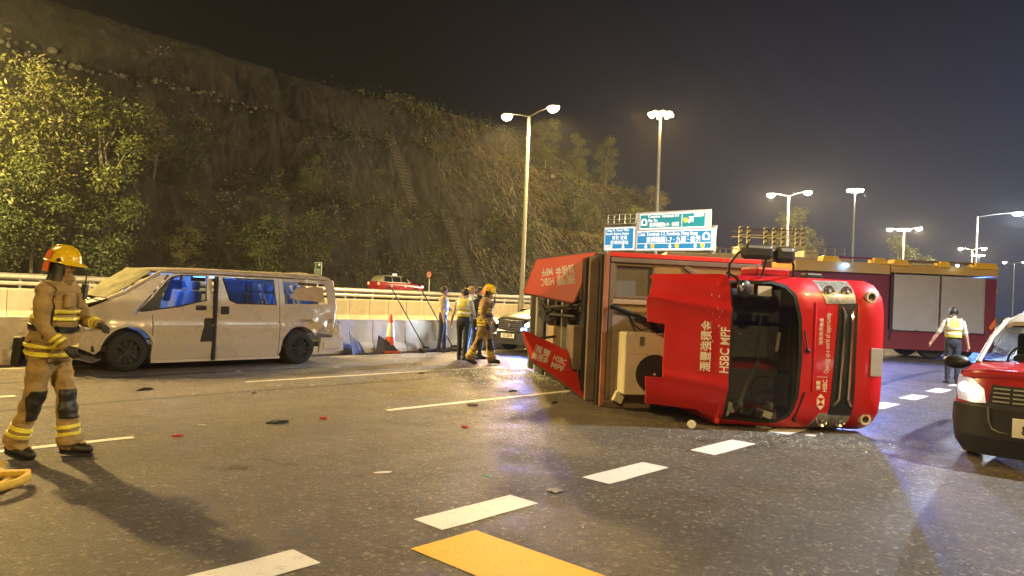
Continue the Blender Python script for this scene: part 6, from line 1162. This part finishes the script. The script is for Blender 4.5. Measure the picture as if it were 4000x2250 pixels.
# crushed window glass strewn on the asphalt
def shards(name, label, cx, cy, rx, ry, n, sz, m):
    X = rng.normal(cx, rx, n); Y = rng.normal(cy, ry, n); s = sz * rng.uniform(.4, 1.5, n); a = rng.uniform(0, 6.3, n); V = []
    for k in range(3): V.append(np.stack([X + s * np.cos(a + k * 2.1), Y + s * np.sin(a + k * 2.1), .004 + s * rng.uniform(0, .8, n)], -1))
    V.append(np.stack([X, Y, .004 + s * .9], -1)); V = np.stack(V, 1).reshape(-1, 3); i = np.arange(n) * 4
    F = np.concatenate([np.stack([i, i + 1, i + 3], -1), np.stack([i + 1, i + 2, i + 3], -1), np.stack([i + 2, i, i + 3], -1)]); tag(link(name, np_mesh(name, V, F, [m])), label, kind='stuff')
M_SHARD = mat('glass_crumbs', (.55, .60, .58), .12, var=.2, spec=.9)
shards('glass_shards', 'crushed window glass strewn between the fire fighter and the lower sign board', 0.41, 14.90, .9, .8, 2400, .018, M_SHARD)
shards('glass_shards', 'glass crumbs on the road around the fallen cab', 3.26, 8.97, .9, .3, 380, .010, M_SHARD)
shards('glass_shards', 'sparse glass crumbs in the near lane by the road stud', 0.27, 5.87, .9, .4, 70, .009, M_SHARD)
shards('glass_shards', 'sparse glass crumbs beside the van', -3.70, 10.83, 1.6, .6, 130, .010, M_SHARD)
# round work lamp lying by the cab
t = thing('round_lamp', 'small round pale lamp lying on the road below the fallen cab', 'lamp', (2.37, 9.47, .0), .3)
MB().ell((0, 0, .055), (.06, .055, .055), 14, 8).build('bowl', M_CREAM, t, 60); MB().cyl((-.02, -.03, .06), (-.035, -.062, .062), .05, n=16).build('lens', M_PLATE, t, 40)
t = thing('road_stud', 'reflective road stud between two white dashes in the near lane', 'road stud', (0.43, 6.11, .003), RZ)
MB().box((0, 0, .008), (.10, .10, .016)).build('housing', M_GREYP, t, bevel=.008); 
for y in (-.03, .03): MB().box((-.048, y, .011), (.012, .04, .010)).build('reflector', M_PAPER, t)

# tyre marks and spilled fluid: thin worn-through films on the asphalt, parts of the road
def film(name, thr):
    m = bpy.data.materials.new(name); m.use_nodes = True; n = m.node_tree.nodes; l = m.node_tree.links; b = n['Principled BSDF']; b.inputs['Base Color'].default_value = (.008, .007, .006, 1); b.inputs['Roughness'].default_value = .35 if thr > .5 else .7
    t = n.new('ShaderNodeTexCoord'); a = n.new('ShaderNodeTexNoise'); a.inputs['Scale'].default_value = 14 if thr < .5 else 3.2; a.inputs['Detail'].default_value = 8; a.inputs['Roughness'].default_value = .75; l.new(t.outputs['Object'], a.inputs['Vector'])
    r = n.new('ShaderNodeMapRange'); r.inputs[1].default_value = thr; r.inputs[2].default_value = thr + .12; r.inputs[4].default_value = .35; l.new(a.outputs['Fac'], r.inputs[0]); l.new(r.outputs[0], b.inputs['Alpha']); return m
M_SKID = film('skid_film', .34); M_SPILL = film('fluid_film', .52)
def ribbon(name, pts, w, m, z):
    b = MB(); L_, R_ = [], []
    for i, p in enumerate(pts):
        d = (Vector(pts[min(i + 1, len(pts) - 1)]) - Vector(pts[max(i - 1, 0)])); d = Vector((-d.y, d.x)).normalized(); L_.append((p[0] + d.x * w / 2, p[1] + d.y * w / 2, z)); R_.append((p[0] - d.x * w / 2, p[1] - d.y * w / 2, z))
    k = len(pts); b.add(L_ + R_, [(i, i + 1, k + i + 1, k + i) for i in range(k - 1)]); return b.build(name, m, road, fix=False)
def arc(u0, v0, u1, v1, bend, k=24): return [(u0 + (u1 - u0) * i / k, v0 + (v1 - v0) * i / k + bend * math.sin(math.pi * i / k)) for i in range(k + 1)]
for i, (a_, w) in enumerate(((arc(24, 9.6, 11.5, 7.4, .5), .2), (arc(24, 8.0, 11, 5.9, .5), .2), (arc(9, 12.7, -6, 11.9, .3), .18), (arc(9, 10.3, -3, 9.6, .2), .16), (arc(24, 5.2, 12, 4.4, .2), .2))): ribbon('tyre_mark', a_, w, M_SKID, .0024 + .0002 * i)
for i, (cu_, cv_, ru, rv) in enumerate(((8.8, 3.9, 1.5, .55), (12.0, 9.3, 1.6, 1.3), (5.6, 12.6, 2.0, .6), (3.4, 6.0, .5, .4))):
    b = MB(); P = [(cu_ + ru * (1 + .3 * mnoise.noise(Vector((math.cos(a) * 1.5, math.sin(a) * 1.5, i)))) * math.cos(a), cv_ + rv * (1 + .4 * mnoise.noise(Vector((math.cos(a) * 2, math.sin(a) * 2, i + 9)))) * math.sin(a), .0016 + .0001 * i) for a in [2 * math.pi * k / 32 for k in range(32)]]; b.add(P, [tuple(range(32))]); b.build('fluid_stain', M_SPILL, road, fix=False)
# ================================================================ night air
hb = MB(); hb.box((40, 100, 24), (560, 620, 54)); hz_ = hb.build('haze', [], None); tag(hz_, 'thin lamp lit night haze over the motorway', kind='stuff')
hm = bpy.data.materials.new('haze_air'); hm.use_nodes = True; n = hm.node_tree.nodes; n.remove(n['Principled BSDF']); pv = n.new('ShaderNodeVolumePrincipled'); pv.inputs['Density'].default_value = 0.00040; pv.inputs['Color'].default_value = (.8, .8, .8, 1); pv.inputs['Anisotropy'].default_value = 0.2
hm.node_tree.links.new(pv.outputs[0], n['Material Output'].inputs['Volume']); hz_.data.materials.append(hm)
